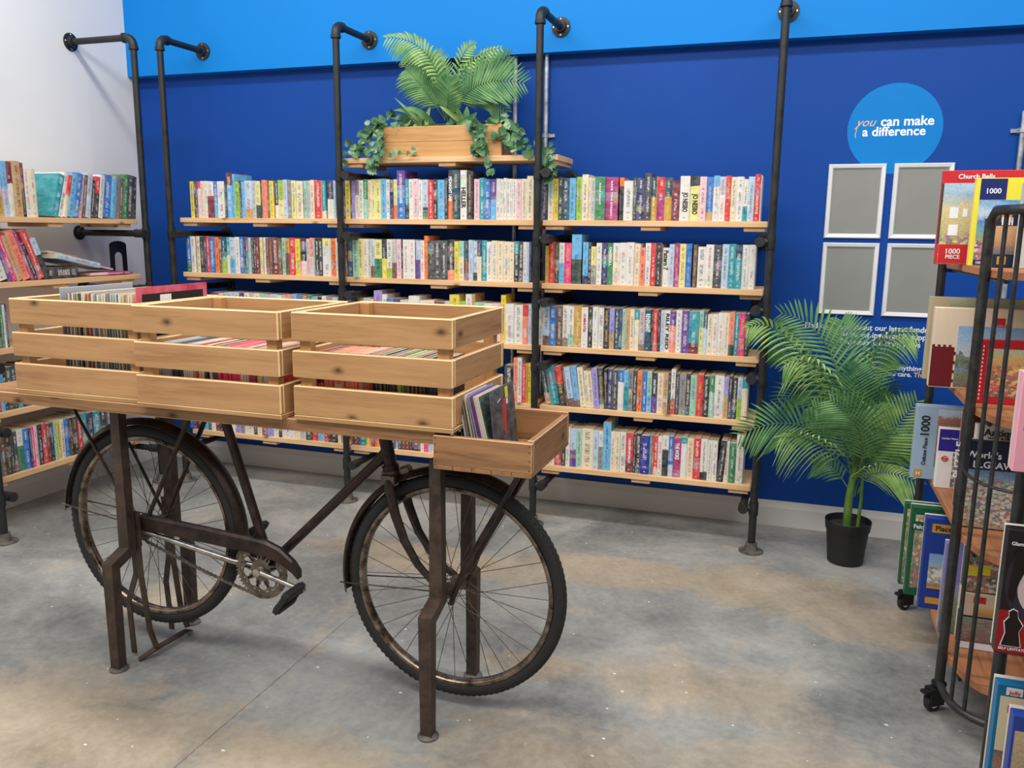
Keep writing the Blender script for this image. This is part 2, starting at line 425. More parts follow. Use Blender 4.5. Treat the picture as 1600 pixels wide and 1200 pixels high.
# ------------------------------------------------------------------ the room
XR = 7.2; YF = -6.5
struct(MB().bb(-.2, XR, YF, .2, -.1, 0).build('floor', M['floor']))
struct(MB().bb(-.12, XR, 0, .12, 0, 4.2).build('wall_back', M['wall_blue']))
struct(MB().bb(-.12, 0, YF, 0, 0, 4.2).build('wall_left', M['wall_white']))
struct(MB().bb(0, XR, -.069, 0, 2.322, 4.2).build('trim_1', M['fascia']))
def skirt(name, ax):
    prof = [(0,0),(-.02,0),(-.02,.095),(-.014,.112),(-.01,.128),(0,.128)]
    mb = MB(); vs = []
    for e in (0, 1):
        for (d, z) in prof:
            vs.append((0.02 if e == 0 else XR, d, z) if ax == 'x' else (-d, -.0 if e == 0 else YF, z))
    n = len(prof); fs = [(i, (i+1)%n, n+(i+1)%n, n+i) for i in range(n)]+[tuple(range(n)), tuple(range(2*n-1,n-1,-1))]
    return struct(mb.add(vs, fs).build(name, M['skirting']))
skirt('baseboard_back', 'x'); skirt('baseboard_left', 'y')

# ------------------------------------------------------------------ wall sign, lettering, frames, conduits
c = (4.205, -.0, 1.925)
sg = thing('wall_sign', (4.205, 0, 1.925), 'round bright blue wall sign with white and peach lettering above the silver frames', 'sign')
MB().lathe((4.205, 0, 1.922), (0,-1,0), [(0,.198),(.0015,.198)], 72).build('disc', M['sign_blue'], sg)
text('can make', M['white_text'], sg, (4.146,-.0016,1.936), width=.219, bold=.022, label='white words "can make"')
text('a difference', M['white_text'], sg, (4.072,-.0016,1.893), width=.262, bold=.022, label='white words "a difference"')
text('you', M['peach_text'], sg, (4.036,-.0016,1.936), width=.092, shear=.45, name='script_lettering', label='peach handwritten word "you"')
MB().tube([(4.05,-.002,1.94),(4.046,-.002,1.92),(4.042,-.002,1.898),(4.045,-.002,1.885)], .0018, 6).build('script_tail', M['peach_text'], sg)

def poster_frame(x0, z0, label):
    w, h, t = .246, .336, .021
    o = thing('poster_frame', (x0+w/2, 0, z0), label, 'frame', 'empty silver poster frames on the wall')
    fr = MB()
    cx, cz = x0+w/2, z0+h/2
    prof = [(0,0),(0,-.010),(.004,-.016),(.017,-.013),(.021,-.006),(.021,0)]
    cor = [(-1,-1),(1,-1),(1,1),(-1,1)]; vs = []
    for (sx, sz) in cor:
        for (d, y) in prof: vs.append((cx+sx*(w/2-d), y, cz+sz*(h/2-d)))
    n = len(prof); fs = []
    for i in range(4):
        j = (i+1) % 4
        for k in range(n): fs.append((i*n+k, i*n+(k+1)%n, j*n+(k+1)%n, j*n+k))
    fr.add(vs, fs).build('frame', M['alu'], o)
    MB().bb(x0+t-.001, x0+w-t+.001, -.005, -.0002, z0+t-.001, z0+h-t+.001).build('backing_panel', M['panel_grey'], o)
    return o
poster_frame(3.94, 1.434, 'silver poster frame with grey panel, upper left of the four')
poster_frame(4.219, 1.434, 'silver poster frame with grey panel, upper right of the four')
poster_frame(3.94, 1.077, 'silver poster frame with grey panel, lower left of the four')
poster_frame(4.219, 1.077, 'silver poster frame with grey panel, lower right of the four')

wl = thing('wall_lettering', (4.2, 0, 1.0), 'white wall lettering about the latest fundraising below the silver frames', 'lettering')
text('Find out more about our latest fundraising', M['white_text'], wl, (3.887,-.001,1.008), width=.552, ref='Find out more about our latest fundra', bold=.018)
text('how to get involved in support', M['white_text'], wl, (4.020,-.001,.973), width=.35, ref='to get involved in suppo', bold=.018)
text('Barnabas and shop news', M['white_text'], wl, (4.052,-.001,.937), width=.347, bold=.018)
wl2 = thing('wall_lettering', (4.2, 0, .82), 'small white wall lettering about donating, ending in a peach word', 'lettering')
text('to donate, anything you', M['white_text'], wl2, (4.158,-.001,.826), width=.28, ref='to donate, anything y', bold=.018)
text('support more care.', M['white_text'], wl2, (4.130,-.001,.797), width=.244, bold=.018)
text('Thank you', M['peach_text'], wl2, (4.382,-.001,.797), width=.062, ref='Than', bold=.018, label='peach word "Thank you"')

def conduit(x, z0, z1, clips, label):
    o = thing('conduit_pipe', (x,0,z0), label, 'pipe', 'galvanised conduits on the blue wall')
    MB().tube([(x,-.022,z0),(x,-.022,z1)], .0115, 12).build('pipe', M['galv'], o, True)
    for z in clips:
        mb = MB(); mb.box((x,-.004,z), (.034,.008,.024)); mb.tube([(x,-.022,z-.009),(x,-.022,z+.009)], .0165, 12)
        mb.box((x-.03,-.006,z),(.03,.012,.016)); mb.box((x+.03,-.006,z),(.03,.012,.016)); mb.build('pipe_clip', M['galv'], o)
conduit(2.407, .2, 2.322, (1.83,1.3), 'thin grey conduit pipe behind the palm fronds above the shelves')
conduit(2.572, .2, 2.322, (1.93,1.3), 'thin grey conduit pipe just right of the black pipe post beside the plant shelf')
conduit(4.712, .2, 1.98, (1.9,1.3), 'thin grey conduit pipe at the right edge behind the puzzle cart')

# ------------------------------------------------------------------ pipe shelving
ZS = [1.806, 1.5035, 1.204, .899, .603, .296]
def pipe_post(x, y, to, zs, label, side=.046):
    """vertical pipe with elbow, arm to the wall, wall flange, floor flange and shelf arms. to='back' or 'left'"""
    o = thing('pipe_post', (x, y, 0), label, 'shelf post', 'black pipe shelf posts')
    H = 2.436; r = .0172
    d = Vector((0,1,0)) if to == 'back' else Vector((-1,0,0))
    wallp = lambda z: (Vector((x, -.069 if z > 2.32 else 0, z)) if to == 'back' else Vector((0, y, z)))
    MB().tube([(x,y,.01),(x,y,H-.05)], r, 14).build('upright', M['pipe'], o, True)
    p = Vector((x,y,H)); e = MB(); pts = []
    for i in range(7):
        t = PI/2*i/6; pts.append(p - Vector((0,0,.045)) + Vector((0,0,.045))*math.sin(t) + d*.045*(1-math.cos(t)))
    e.tube([p-Vector((0,0,.062))]+pts+[p+d*.062], .0225, 14)
    e.lathe(p-Vector((0,0,.062)), (0,0,1), [(0,.0255),(.014,.0255)], 14); e.lathe(p+d*.05, d, [(0,.0255),(.014,.0255)], 14)
    e.build('elbow', M['pipe'], o, True)
    wp = wallp(H); MB().tube([p+d*.055, wp-d*.012], r, 14).build('top_arm', M['pipe'], o, True)
    f = MB(); f.lathe(wp, -d, [(0,.047),(.007,.047),(.009,.03),(.028,.027),(.028,.018)], 22)
    fl = f.build('wall_flange', M['pipe'], o, True)
    a = d.orthogonal().normalized(); b_ = d.cross(a)
    for k in range(4):
        t = PI/4+PI/2*k; s = MB(); s.lathe(wp-d*.008+(a*math.cos(t)+b_*math.sin(t))*.037, -d, [(0,.006),(.003,.004)], 8); s.build('flange_screw', M['steel'], fl)
    g = MB(); g.lathe((x,y,0), (0,0,1), [(0,.056),(.006,.056),(.009,.03),(.045,.026),(.045,.018)], 22); g.build('floor_flange', M['foot_plate'], o, True)
    for z in zs:
        za = z-.025-.045-.018
        sv = Vector((side,0,0)) if to == 'back' else Vector((0,side,0)); c0 = Vector((x,y,za))
        m_ = MB(); m_.tube([(x,y,za-.03),(x,y,za+.03)], .0215, 12)
        m_.tube([c0, c0+sv], .0165, 12)
        wq = wallp(za)+sv; m_.tube([c0+sv-d*.028, wq-d*.01], .0172, 12)
        m_.tube([c0+sv-d*.030, c0+sv+d*.03], .0225, 14)
        m_.lathe(wq, -d, [(0,.04),(.007,.04),(.009,.028),(.026,.025)], 18)
        m_.build('shelf_arm', M['pipe'], o, True)
    return o
pipe_post(.545, -.42, 'back', ZS[1:], 'black pipe post at the left end of the back shelving')
pipe_post(1.606, -.42, 'back', ZS, 'black pipe post left of the planter shelf')
pipe_post(2.656, -.42, 'back', ZS, 'black pipe post right of the planter shelf')
pipe_post(3.717, -.42, 'back', ZS[1:], 'black pipe post at the right end of the back shelving beside the palm', -.046)
pipe_post(.423, -.476, 'left', ZS[1:], 'black pipe post of the left wall shelving nearest the corner', -.046)
pipe_post(.423, -1.512, 'left', ZS[1:], 'black pipe post of the left wall shelving nearest the camera, foot at the left edge')

ORD = ['top','second','third','fourth','bottom']
BAY = {'A':(.562,1.588,'left'), 'B':(1.600,2.640,'middle'), 'C':(2.666,3.695,'right')}
def shelf_board(x0, x1, z, label, group='timber shelf boards'):
    o = thing('shelf_board', ((x0+x1)/2, -.2, z-.045), label, 'shelf', group)
    MB().cbox(x0, x1, -.364, -.085, z-.026, z, .0015, 0, 0).build('board', M['shelf'], o)
    for bx in (x0+.012, (x0+x1)/2-.045, x1-.1): MB().cbox(bx, bx+.09, -.352, -.085, z-.045, z-.026, .001, 0, 0).build('batten', M['shelf_left'], o)
    return o
for bay, (x0, x1, nm) in BAY.items():
    for i in range(5): shelf_board(x0, x1, ZS[i+1], f'timber shelf board, {ORD[i]} book shelf of the {nm} bay')
shelf_board(1.60, 2.735, ZS[0], 'timber shelf board above the middle bay carrying the planter')
def left_board(z, i):
    o = thing('shelf_board', (.2,-1.0,z-.045), f'timber shelf board on the left wall, {ORD[i]} of its five', 'shelf', 'timber shelf boards on the left wall')
    MB().cbox(.085, .366, -1.56, -.47, z-.026, z, .0015, 0, 0).build('board', M['shelf_left'], o)
    for by in (-1.5, -1.05, -.6): MB().cbox(.09, .354, by, by+.09, z-.045, z-.026, .001, 0, 0).build('batten', M['shelf'], o)
for i in range(5): left_board(ZS[i+1]-.012, i)

# ------------------------------------------------------------------ books
PAL = dict(w=((232,228,222),'white'), c=((234,220,192),'cream'), y=((226,204,62),'yellow'), Y=((228,222,150),'pale yellow'),
 g=((50,128,84),'green'), G=((40,64,54),'dark green'), l=((150,190,66),'lime'), m=((158,204,184),'mint'), t=((18,148,158),'teal'),
 T=((14,70,92),'dark teal'), b=((38,118,190),'blue'), B=((38,48,98),'navy'), z=((22,26,150),'royal blue'), s=((110,182,222),'sky blue'),
 S=((190,208,226),'pale blue'), k=((30,29,33),'black'), K=((60,62,66),'charcoal'), e=((140,138,134),'grey'), E=((196,196,194),'light grey'),
 r=((204,46,48),'red'), R=((112,34,48),'maroon'), o=((230,122,46),'orange'), O=((236,140,112),'salmon'), p=((228,52,124),'pink'),
 P=((236,198,204),'pale pink'), v=((98,62,146),'purple'), V=((160,150,212),'lavender'), n=((108,80,64),'brown'), N=((198,160,112),'tan'),
 q=((196,154,54),'mustard'), u=((162,44,112),'magenta'), x=((206,74,100),'pink'))
LIGHT = 'wcyYlmsSEPVNOqeo'
def book_mesh(mbs, w, d, h, xf, c1, c2, split, seed, tw, thin=.0012, ink=None):
    """adds a book into (cover builder, page builder); local frame: x across, y into the shelf, z up, spine at y=0"""
    hw = w/2; cov, pag = mbs; nseg = 4 if w > .012 else 2
    out = []
    for i in range(nseg+1):
        a = -1+2*i/nseg; out.append((a*hw, -.0016*(1-a*a) if w > .008 else 0))
    ins = [(hw-thin, .002), (-hw+thin, .002)]
    outer = [(-hw, d)] + out + [(hw, d)]
    inner = [(hw-thin, d), (hw-thin, .002), (-hw+thin, .002), (-hw+thin, d)]
    poly = outer+inner; n = len(poly); vs = []; at = []
    for z in (0, h):
        for (x, y) in poly: vs.append(xf @ Vector((x, y, z))); at.append((x/hw, y, z/h))
    fs = [(i, (i+1) % n, n+(i+1) % n, n+i) for i in range(n)]
    no = len(outer)
    for base, flip in ((0, True), (n, False)):
        caps = [(0, 1, n-2, n-1)] + [(n-2, n-3, *range(no-2, 0, -1))] + [(no-1, n-4, n-3, no-2)]
        for cpl in caps:
            q = tuple(base+i for i in cpl); fs.append(q if not flip else q[::-1])
    o = len(cov['v']); cov['v'] += vs; cov['f'] += [tuple(i+o for i in f) for f in fs]
    lum = c1 in LIGHT
    ik = ink or ((30,32,40) if lum else (238,234,226))
    if not ink:
        r_ = random.Random(seed*7.3+w).random()
        if lum and r_ > .72: ik = (176,40,50)
        elif lum and r_ > .55: ik = (40,70,120)
        elif not lum and r_ > .7: ik = (222,190,110)
    k = len(vs); cov['pos'] += at
    cov['c1'] += [lin(PAL[c1][0])]*k; cov['c2'] += [lin(PAL[c2][0])]*k; cov['ink'] += [lin(ik)]*k; cov['misc'] += [(split, seed, tw)]*k
    e = .0008; pv = [xf @ Vector((x, y, z)) for x in (-hw+thin+.0001, hw-thin-.0001) for y in (.0021, d-.002) for z in (e, h-e)]
    o = len(pag['v']); pag['v'] += pv; pag['f'] += [tuple(i+o for i in f) for f in [(0,1,3,2),(4,6,7,5),(0,4,5,1),(2,3,7,6),(0,2,6,4),(1,5,7,3)]]
for k_, (c_, n_) in list(PAL.items()):
    g_ = sum(c_)/3; PAL[k_] = (tuple(int(max(0, min(255, (g_+(v-g_)*1.14)*.97))) for v in c_), n_)
def blank(): return dict(v=[], f=[], pos=[], c1=[], c2=[], ink=[], misc=[])
def finish(cov, pag, name):
    me = bpy.data.meshes.new(name); me.from_pydata(cov['v'], [], cov['f'])
    for nm in ('pos', 'misc'):
        a = me.attributes.new(nm, 'FLOAT_VECTOR', 'POINT'); a.data.foreach_set('vector', [x for v in cov[nm] for x in v])
    for nm in ('c1', 'c2', 'ink'):
        a = me.attributes.new(nm, 'FLOAT_COLOR', 'POINT'); a.data.foreach_set('color', [x for v in cov[nm] for x in v])
    me.materials.append(M['cover']); me.update()
    o = bpy.data.objects.new(name, me); COL.objects.link(o); OFF[o.name] = Vector((0,0,0))
    pm = bpy.data.meshes.new('pages'); pm.from_pydata(pag['v'], [], pag['f']); pm.materials.append(M['pages']); pm.update()
    po = bpy.data.objects.new('pages', pm); COL.objects.link(po); po.parent = o
    return o
TOK = re.compile(r'(-?\d+)([a-zA-Z_])([a-zA-Z])?(\d+)?(?:~(-?\d+))?(?:\^(\d+))?(?:~(-?\d+))?$')
def parse(tok):
    m = TOK.match(tok); assert m, tok
    w = int(m.group(1))/1e4; c1 = m.group(2); c2 = m.group(3) or c1; sp = (int(m.group(4))/100 if m.group(4) else 0)
    lean = int(m.group(5) or m.group(7) or 0); h = int(m.group(6))/1000 if m.group(6) else 0
    return w, c1, c2, sp, lean, h
NUM = ['first','second','third','fourth','fifth','sixth','seventh','eighth','ninth','tenth','eleventh','twelfth','thirteenth','fourteenth','fifteenth','sixteenth','seventeenth','eighteenth','nineteenth','twentieth','twenty-first','twenty-second','twenty-third','twenty-fourth']
SPECIAL = {}
def shelf_books(key, start, toks, z, where, frame, group, hbase=.196, dbase=.128, special=None, noun='book', name='book', joined=None, hj=.004, gap=.0004):
    """frame(x, z) -> (Vector location, rotation about z)"""
    items = []; x = start; R = random.Random(key)
    for t in toks.split():
        w, c1, c2, sp, lean, h = parse(t)
        if c1 != '_' and not (c1 in 'kK' and w < .0085): items.append([x, w, c1, c2, sp, lean, h])
        x += w
    def desc(it):
        w, c1, c2, sp, lean, h = it[1:]
        s = ''
        if h > hbase+.02: s = 'tall '
        elif h and h < hbase-.008: s = 'short '
        elif w > .038: s = 'thick '
        elif w < .016: s = 'slim '
        cn = PAL[c1][1]
        if c2 != c1: cn += ' over '+PAL[c2][1]
        if lean > 5 and key[0] == 'C': s = 'leaning '+s
        return s+cn
    D = [desc(i) for i in items]; n = len(items); labels = []
    for i, it in enumerate(items):
        lf = PAL[items[i-1][2]][1] if i else None; rt = PAL[items[i+1][2]][1] if i < n-1 else None
        if i == 0: lb = f'{D[i]} {noun}, leftmost on the {where}'
        elif i == n-1: lb = f'{D[i]} {noun}, rightmost on the {where}'
        elif D.count(D[i]) == 1: lb = f'{D[i]} {noun} on the {where}'
        else:
            lb = f'{D[i]} {noun} between {lf} and {rt}, {where}'
        labels.append(lb)
    for i in range(n):
        if labels.count(labels[i]) > 1 or len(labels[i].split()) > 16:
            side = i < n/2; k = i if side else n-1-i
            labels[i] = f'{PAL[items[i][2]][1]} {noun}, {NUM[k]} from the {"left" if side else "right"}, {where}'
    for i, it in enumerate(items):
        x0, w, c1, c2, sp, lean, h = it
        if not h: h = hbase+R.uniform(-hj, hj)
        d = dbase+R.uniform(-.006,.01) + (.02 if h > .215 else 0)
        if key in ('C3','C4','C5') : d += .02
        jy = R.uniform(-.003, .005); w2 = max(.003, w-gap)
        tw = R.choice((.26,.34,.34,.45)) if w2 > .014 else .3
        sp_txt = (special or {}).get(i)
        if sp_txt: tw = -1
        loc, rz = frame(x0+w/2, jy)
        seed = R.random()*10
        if joined is not None:
            le = math.radians(-lean); piv = Vector((w2/2 if lean > 0 else -w2/2, 0, 0))
            xf = Matrix.Translation(loc+Vector((0,0,z+.0006))) @ Matrix.Rotation(rz, 4, 'Z')
            book_mesh(joined, w2, d, h, xf, c1, c2, sp, seed, tw); continue
        mbs = (blank(), dict(v=[], f=[])); le = math.radians(lean)
        book_mesh(mbs, w2, d, h, Matrix.Identity(4), c1, c2, sp, seed, tw)
        o = finish(mbs[0], mbs[1], name)
        dz = abs(math.sin(le))*w2/2
        o.rotation_euler = (0, -le, rz); o.rotation_mode = 'XYZ'
        o.location = loc+Vector((0,0,z+.0006+dz))
        if rz:  # lean in the shelf's own plane
            o.rotation_euler = (Matrix.Rotation(rz, 3, 'Z') @ Matrix.Rotation(-le, 3, 'Y')).to_euler()
        tag(o, labels[i], 'book', group)
        if sp_txt:
            st, colr, frac, zc = sp_txt[:4]
            t = text(st, M[colr], o, (0,0,0), width=h*frac, height=min(w2*.72, .03 if len(sp_txt) < 5 else sp_txt[4]), rot=R_DOWN, name='spine_title', bold=.03)
            xs = [v.co.x for v in t.data.vertices]; zs_ = [v.co.z for v in t.data.vertices]
            dx = -(max(xs)+min(xs))/2; dzz = h*zc-(max(zs_)+min(zs_))/2
            for v in t.data.vertices: v.co.x += dx; v.co.z += dzz; v.co.y -= .0018
    return items
def back_frame(x, jy): return Vector((x, -.345+jy, 0)), 0.0
def left_frame(y, jy): return Vector((.345-jy, y, 0)), PI/2
ROWS={
'A1':(0.6216,'262y 122K 122G 243pP80 190c 224w 412wR60 256bs40 476w 135k 337Rs72^238 151s^233 302l 134k 200s 465SN25 248E 280YG35 131G 229O 104O 114n 276y 65k 210Bw35 339lY50 241S 256e 255Y 413c 79k 205m 189E 220c 422r 47O 233tc20 62k 356Bw50 123S'),
'A2':(0.5802,'301bg25 300w 70n 228c 263k 175B 209r 312b 294o 155n 309Tl45 222tc50 341Ss40 322w 254b 135k 185vt60 168E 134K 167k 233R 199Y 56n 149w 231R 181n 361R 229n 228m 260qn60 372r 290y 369kP40 223E 207OP50 95m 238k 237k 502Yw80 297o 93w'),
'B1':(1.5846,'109k 272y 91k 199V 234ec60 251w 222gm50 189c 267Y 301Y 300s 211w 193eB70 210Yo35 434vb60^240 225tG40 258w 257P 239w 290SK30 322r 186k 408s 173k 241ko45^238 377T^238 34k 341w^237 322k^232 68K 287P 269t 301b 316vs50 182w 165w 165w 148w 148w 213w 245P 292c 323c^206'),
'B2':(1.5872,'92R 331T 293m 291Y 326c 145E 216Sn30 430Yg50 268ky50 302wl25 230En40 282P 123k 333w 331w 70k 208Sv50 225w 207o^217 344K 359K 364K 389kO25 236y 268mc60 267TR50 233S 215SG20 215Bc60 280t 279w 294c 309c 307c 242c 241tk70 224k 175w 143S 95B'),
'C1':(2.6516,'299B^185 36k 268mc50 250y 213G 301T 317s 53G 263l 296c^210 139c 191E 483g 598u 68k 203ok80 439w^180 168K 368B 299K^213 232Tq55 37q 346ru60 327Tq55 358R^179 437w 434kY78 303P 302bN20 253sw75 283Sw70 219r 265c 280w 201wt35^182 277S 246r^203 46w'),
'C2':(2.678,'164q^178 290r 217G 270ws50 340p 18k 480sG50^233 71k 265sB20 141k 246Ye50^178 262w 278B 260g 328wc80 326w 341w 289c 237O^177 253w 235r 271k 50n 299w^178 232S 247u 279Y 261b 65k 179n 32k 356w^185 354w 368K 286S 301t 284Tt70 298w 281w'),
'C3':(2.6487,'222E 332Sn25 330b 329n 273we20 289wm30 378q 322w 232k 266w 283w 282k 228VN40 227T 157B 156m 208N 207c 224tc75 274ER15 290T 102k 224r 118k 219S 219w 268vO65 284w 332v 445tR25 213mY60 180TS60 228c^185 244w^186 259w 242c 225OG25 208t 255p 175k'),
'C4':(2.692,'279GN30~11 445t~11 350rk55~10 110n~9 293Sn20~9 291sn15~8 290c~7 181c^180~6 216c^179~6 269V~5 232KN10~4 143k~2 231B 283K 282bw70 228st60 210e 192k 243o 243b 224ms40 256kv40 291c 222N 136K 204wr35^216 186K 303e 201k 301m 299r 281k 231gm60 426w 212VN50 163k 227kT35 210Sl50 258tc75'),
'C5':(2.7138,'285c 336r 247G 211w 315Sv45 296m 554c 275S 223we60 392s^240 221c 237c 286w 352rR30 134k 250k 398z 149t 82r 188rP20 213w 294wk65 228bS30 372u 274tw85 305c 335r 318wk20 221w 236w 314k~-4 219w 311g 340w^236'),
}
PART={
'A3':(0.7192,'156k 403R 339P 184m 429S 396S 364B 332w 330E 359w 357m 326E 354S 352w 234E 349O 347s 403b 229O 286g 398s 227k 282w 393e 307S'),
'B3':(1.5884,'288K 344k 343n 398E 198P 478V^238 280w^220 390b 388B 495E 601w^217 325w 485c 589R 266S 529yR40^231 341l 340w^236 156N^237 518m 463w 409P 254y^238 438w 451w 290rO70 158S'),
'B4':(2.4721,'487k^184 216O^224 215w^226 241r 80q 160y'),
'A5':(0.5291,'260b 259v 484k 289s 256T 287w 286R 253k 252n 533Gw50 405V 217e 217w 401w 215k 337c 366R 394V 362w 180k 240w 328w 268w 355c 383E 381G 350r 406s 260r 144k 431k 200c'),
'B5':(1.5944,'111n 312R 110k 365t 182y 145O 199R 253o 162Y 198l 143w 214S 249B 178V 213K 212R 211R 176k 454k 244w 243p 173S 172w 275k 274r 273w 272B 338g 337E 335c'),
}
LEFT={
'L1':(-1.3244,1.4915,'205q^250 242Sq45^250 280sS50^250 320Rw60^250 434N^255 220Rk50^250 260w^225 339c^225 812_ 358t~-17^215 282w~-16^225 204rc50~-15^215 371s~-14^220 378b~-13^225 213P~-12^220 215n~-11^220 365S~-10^225 202k~-10^195 267rk60~-10^215 315w~-10^225 550b~-9^225 298s~-9^210 312e~-8^225 239n~-8^215 290g~-8^235 490K~-8^235 219k~-7^230'),
'L2':(-1.3514,1.192,'593w~16^225 213v~17^235 252p~17^245 328N~18^215 445O~19^240 173u~19^245 243k~20^180 385r~20^245 329Sk60~20^205'),
'L3':(-1.4117,0.887,'132K 132w 133n 168K 135g 102w 123B'),
'L4':(-1.4453,0.591,'199b 134r 168r 204s 206k 277G 246k 284t 288B 292T 296G 375k 459m 468g 559K'),
'L5':(-1.4785,0.284,'256k 292t 230n 299k 168k 238K 344wg60 314b 106B 177p 215P 253k 256r 222R 224k 151m 266y 230w 272b 236k 318k 322r 327t 415B 422t 430k 437T 445w 545G'),
}
CRATE={
'K2':(1.988,'170w 300S 48w 457B 429w 95r 259c 164k 93w 186K 208p 207p 206p 183p 272wK40 270u 157y 201w 213w 75r'),
'K3':(2.524,'190O 251RO50 373O 247Ow50 343O 292O 121e 178r 278k 238K 283k 188l 140G 186n 231n 184k 342k'),
}

SP = {
 'B1': {}, 'C1': {}, 'C2': {}, 'C3': {}, 'C5': {}, 'A1': {}, }
def find(key, pred, occ=0):
    its = []; x = 0
    for t in ROWS[key][1].split():
        w, c1, c2, sp, lean, h = parse(t)
        if c1 != '_' and not (c1 in 'kK' and w < .0085): its.append((w, c1, c2, sp, lean, h))
    r = [i for i, it in enumerate(its) if pred(it)]
    return r[occ] if len(r) > occ else None
def put(key, i, *a):
    if i is not None: SP.setdefault(key, {})[i] = a
put('B1', find('B1', lambda t: t[1] == 'w' and t[5] > .22), 'HELLER', 'black_text', .42, .44)
put('B1', find('B1', lambda t: t[1] == 'k' and t[2] == 'o' and t[5] > .2), 'MIDNIGHT LINE', 'white_text', .5, .62)
put('C1', find('C1', lambda t: t[1] == 'w' and t[0] > .035 and not t[5]), 'JO NESBO', 'black_text', .44, .42)
put('C1', find('C1', lambda t: t[1] == 'k' and t[2] == 'Y'), 'JO NESBO', 'black_text', .46, .38)
put('C1', find('C1', lambda t: t[1] == 'g' and t[0] > .04), 'RACE NIGHT', 'white_text', .5, .6, .008)
put('C1', find('C1', lambda t: t[1] == 'u' and t[0] > .04), 'RACE TO A STEADY', 'white_text', .82, .5, .009)
put('C2', find('C2', lambda t: t[1] == 'g'), 'OVERKILL', 'white_text', .46, .68, .012)
put('C2', find('C2', lambda t: t[1] == 'w' and .15 < t[5] < .182), 'Pattern 7', 'black_text', .5, .68)
put('C3', find('C3', lambda t: t[1] == 'T' and t[0] > .02, 1), 'REVENANT', 'white_text', .44, .68)
put('C3', find('C3', lambda t: t[1] == 'w', 2), '13 MINUTES', 'pink_text', .45, .62, .012)
put('C3', find('C3', lambda t: t[1] == 'q'), 'Jodi Picoult', 'pages', .62, .55, .016)
M['pink_text'] = flat((196,40,70), .6, name='red_lettering')
j = find('C3', lambda t: t[1] == 'S' and t[0] > .015 and t[3] == 0)
if j is not None: put('C3', j+1, 'RILEY REID', 'black_text', .86, .5, .016)
put('C4', find('C4', lambda t: t[1] == 'k' and t[2] == 'v'), 'DEAD THING', 'white_text', .35, .66, .01)
put('C5', find('C5', lambda t: t[1] == 'u'), 'THE WOKE', 'white_text', .42, .66, .018)
put('C5', find('C5', lambda t: t[1] == 'r' and t[2] == 'R'), 'UNDERWORLD', 'white_text', .62, .55, .012)
for key, (st, toks) in ROWS.items():
    if key[0] == 'A': continue
    bay = BAY[key[0]][2]; i = int(key[1])
    where = f'{ORD[i-1]} shelf of the {bay} bay'
    shelf_books(key, st, toks, ZS[i], where, back_frame, f'paperbacks on the {where}', special=SP.get(key))
for key in ('L1', 'L2'):
    st, z, toks = LEFT[key]
    shelf_books(key, st, toks, z, f'{ORD[int(key[1])-1]} shelf of the left wall', left_frame, f'large books on the {ORD[int(key[1])-1]} shelf of the left wall', hbase=.215, dbase=.19)
J = (blank(), dict(v=[], f=[]))
for key, (st, toks) in list(PART.items())+[(k, ROWS[k]) for k in ('A1','A2')]: shelf_books(key, st, toks, ZS[int(key[1])], '', back_frame, '', joined=J)
for key in ('L3', 'L4', 'L5'):
    st, z, toks = LEFT[key]; shelf_books(key, st, toks, z, '', left_frame, '', joined=J, hbase=.2, dbase=.16)
jo = finish(J[0], J[1], 'paperback_rows'); tag(jo, 'rows of paperbacks filling the left bay, plus the half hidden lower rows behind the crates', 'books'); jo['kind'] = 'stuff'

# teal front cover on the left shelf has white print
# lying books and bookend on the left wall's second shelf
def lying(cx, cy, z, w, d, h, rz, tilt, cols, label, white=False):
    mbs = (blank(), dict(v=[], f=[])); book_mesh(mbs, h, d, w, Matrix.Identity(4), cols[0], cols[1], cols[2], 3.3, .5, .0025)
    o = finish(mbs[0], mbs[1], 'book')
    # local x (thickness) -> up, local z (height) -> along shelf, local y (depth) -> to the wall
    Mx = Matrix.Rotation(rz, 3, 'Z') @ Matrix.Rotation(tilt, 3, 'X') @ Matrix(((0,-1,0),(0,0,1),(-1,0,0)))
    o.rotation_euler = Mx.to_euler(); o.location = Vector((cx, cy, z)) - Mx @ Vector((0,0,w/2)); tag(o, label, 'book', 'books lying on the second shelf of the left wall'); return o
zl = 1.192
lying(.34, -.985, zl+.03, .21, .2, .056, 0, 0, ('k','k',0), 'thick black book lying flat under the pale blue one, second left-wall shelf')
lying(.352, -.875, zl+.0845, .28, .2, .026, .05, -.21, ('S','S',0), 'pale blue book lying tilted on the black one, left wall shelf')
lying(.285, -.92, zl+.118, .20, .15, .010, .1, -.16, ('N','c',.5), 'thin tan book on top of the lying pile, left wall shelf')
lying(.345, -.66, zl+.011, .27, .17, .014, -.1, 0, ('u','P',.4), 'magenta patterned book lying flat below the bookend')
lying(.32, -.72, zl+.052, .22, .16, .008, .1, -.2, ('w','w',0), 'thin white booklet tilted on the magenta book')
bo = MB(); bx = .24
pts = []
W_, H_ = .062, .178
def arch(w, h, n=8):
    p = [(-w, 0)]
    for i in range(n+1):
        t = PI-PI*i/n; p.append((w*math.cos(t), h-w*.35+w*.35*math.sin(t)) if w > .05 else (w*math.cos(t), h-w+w*math.sin(t)))
    p.append((w, 0)); return p
oo = arch(W_, H_); ii = arch(.028, .118); yc = -.497; z0 = zl+.002
vs = []; fs = []
for xx in (bx, bx+.0022):
    for (a, b_) in oo+ii: vs.append((xx, yc+a, z0+b_))
n = len(oo); N2 = 2*n
for i in range(n-1):
    fs.append((i, i+1, n+i+1, n+i)); fs.append((N2+i, N2+n+i, N2+n+i+1, N2+i+1)); fs.append((i, N2+i, N2+i+1, i+1)); fs.append((n+i, n+i+1, N2+n+i+1, N2+n+i))
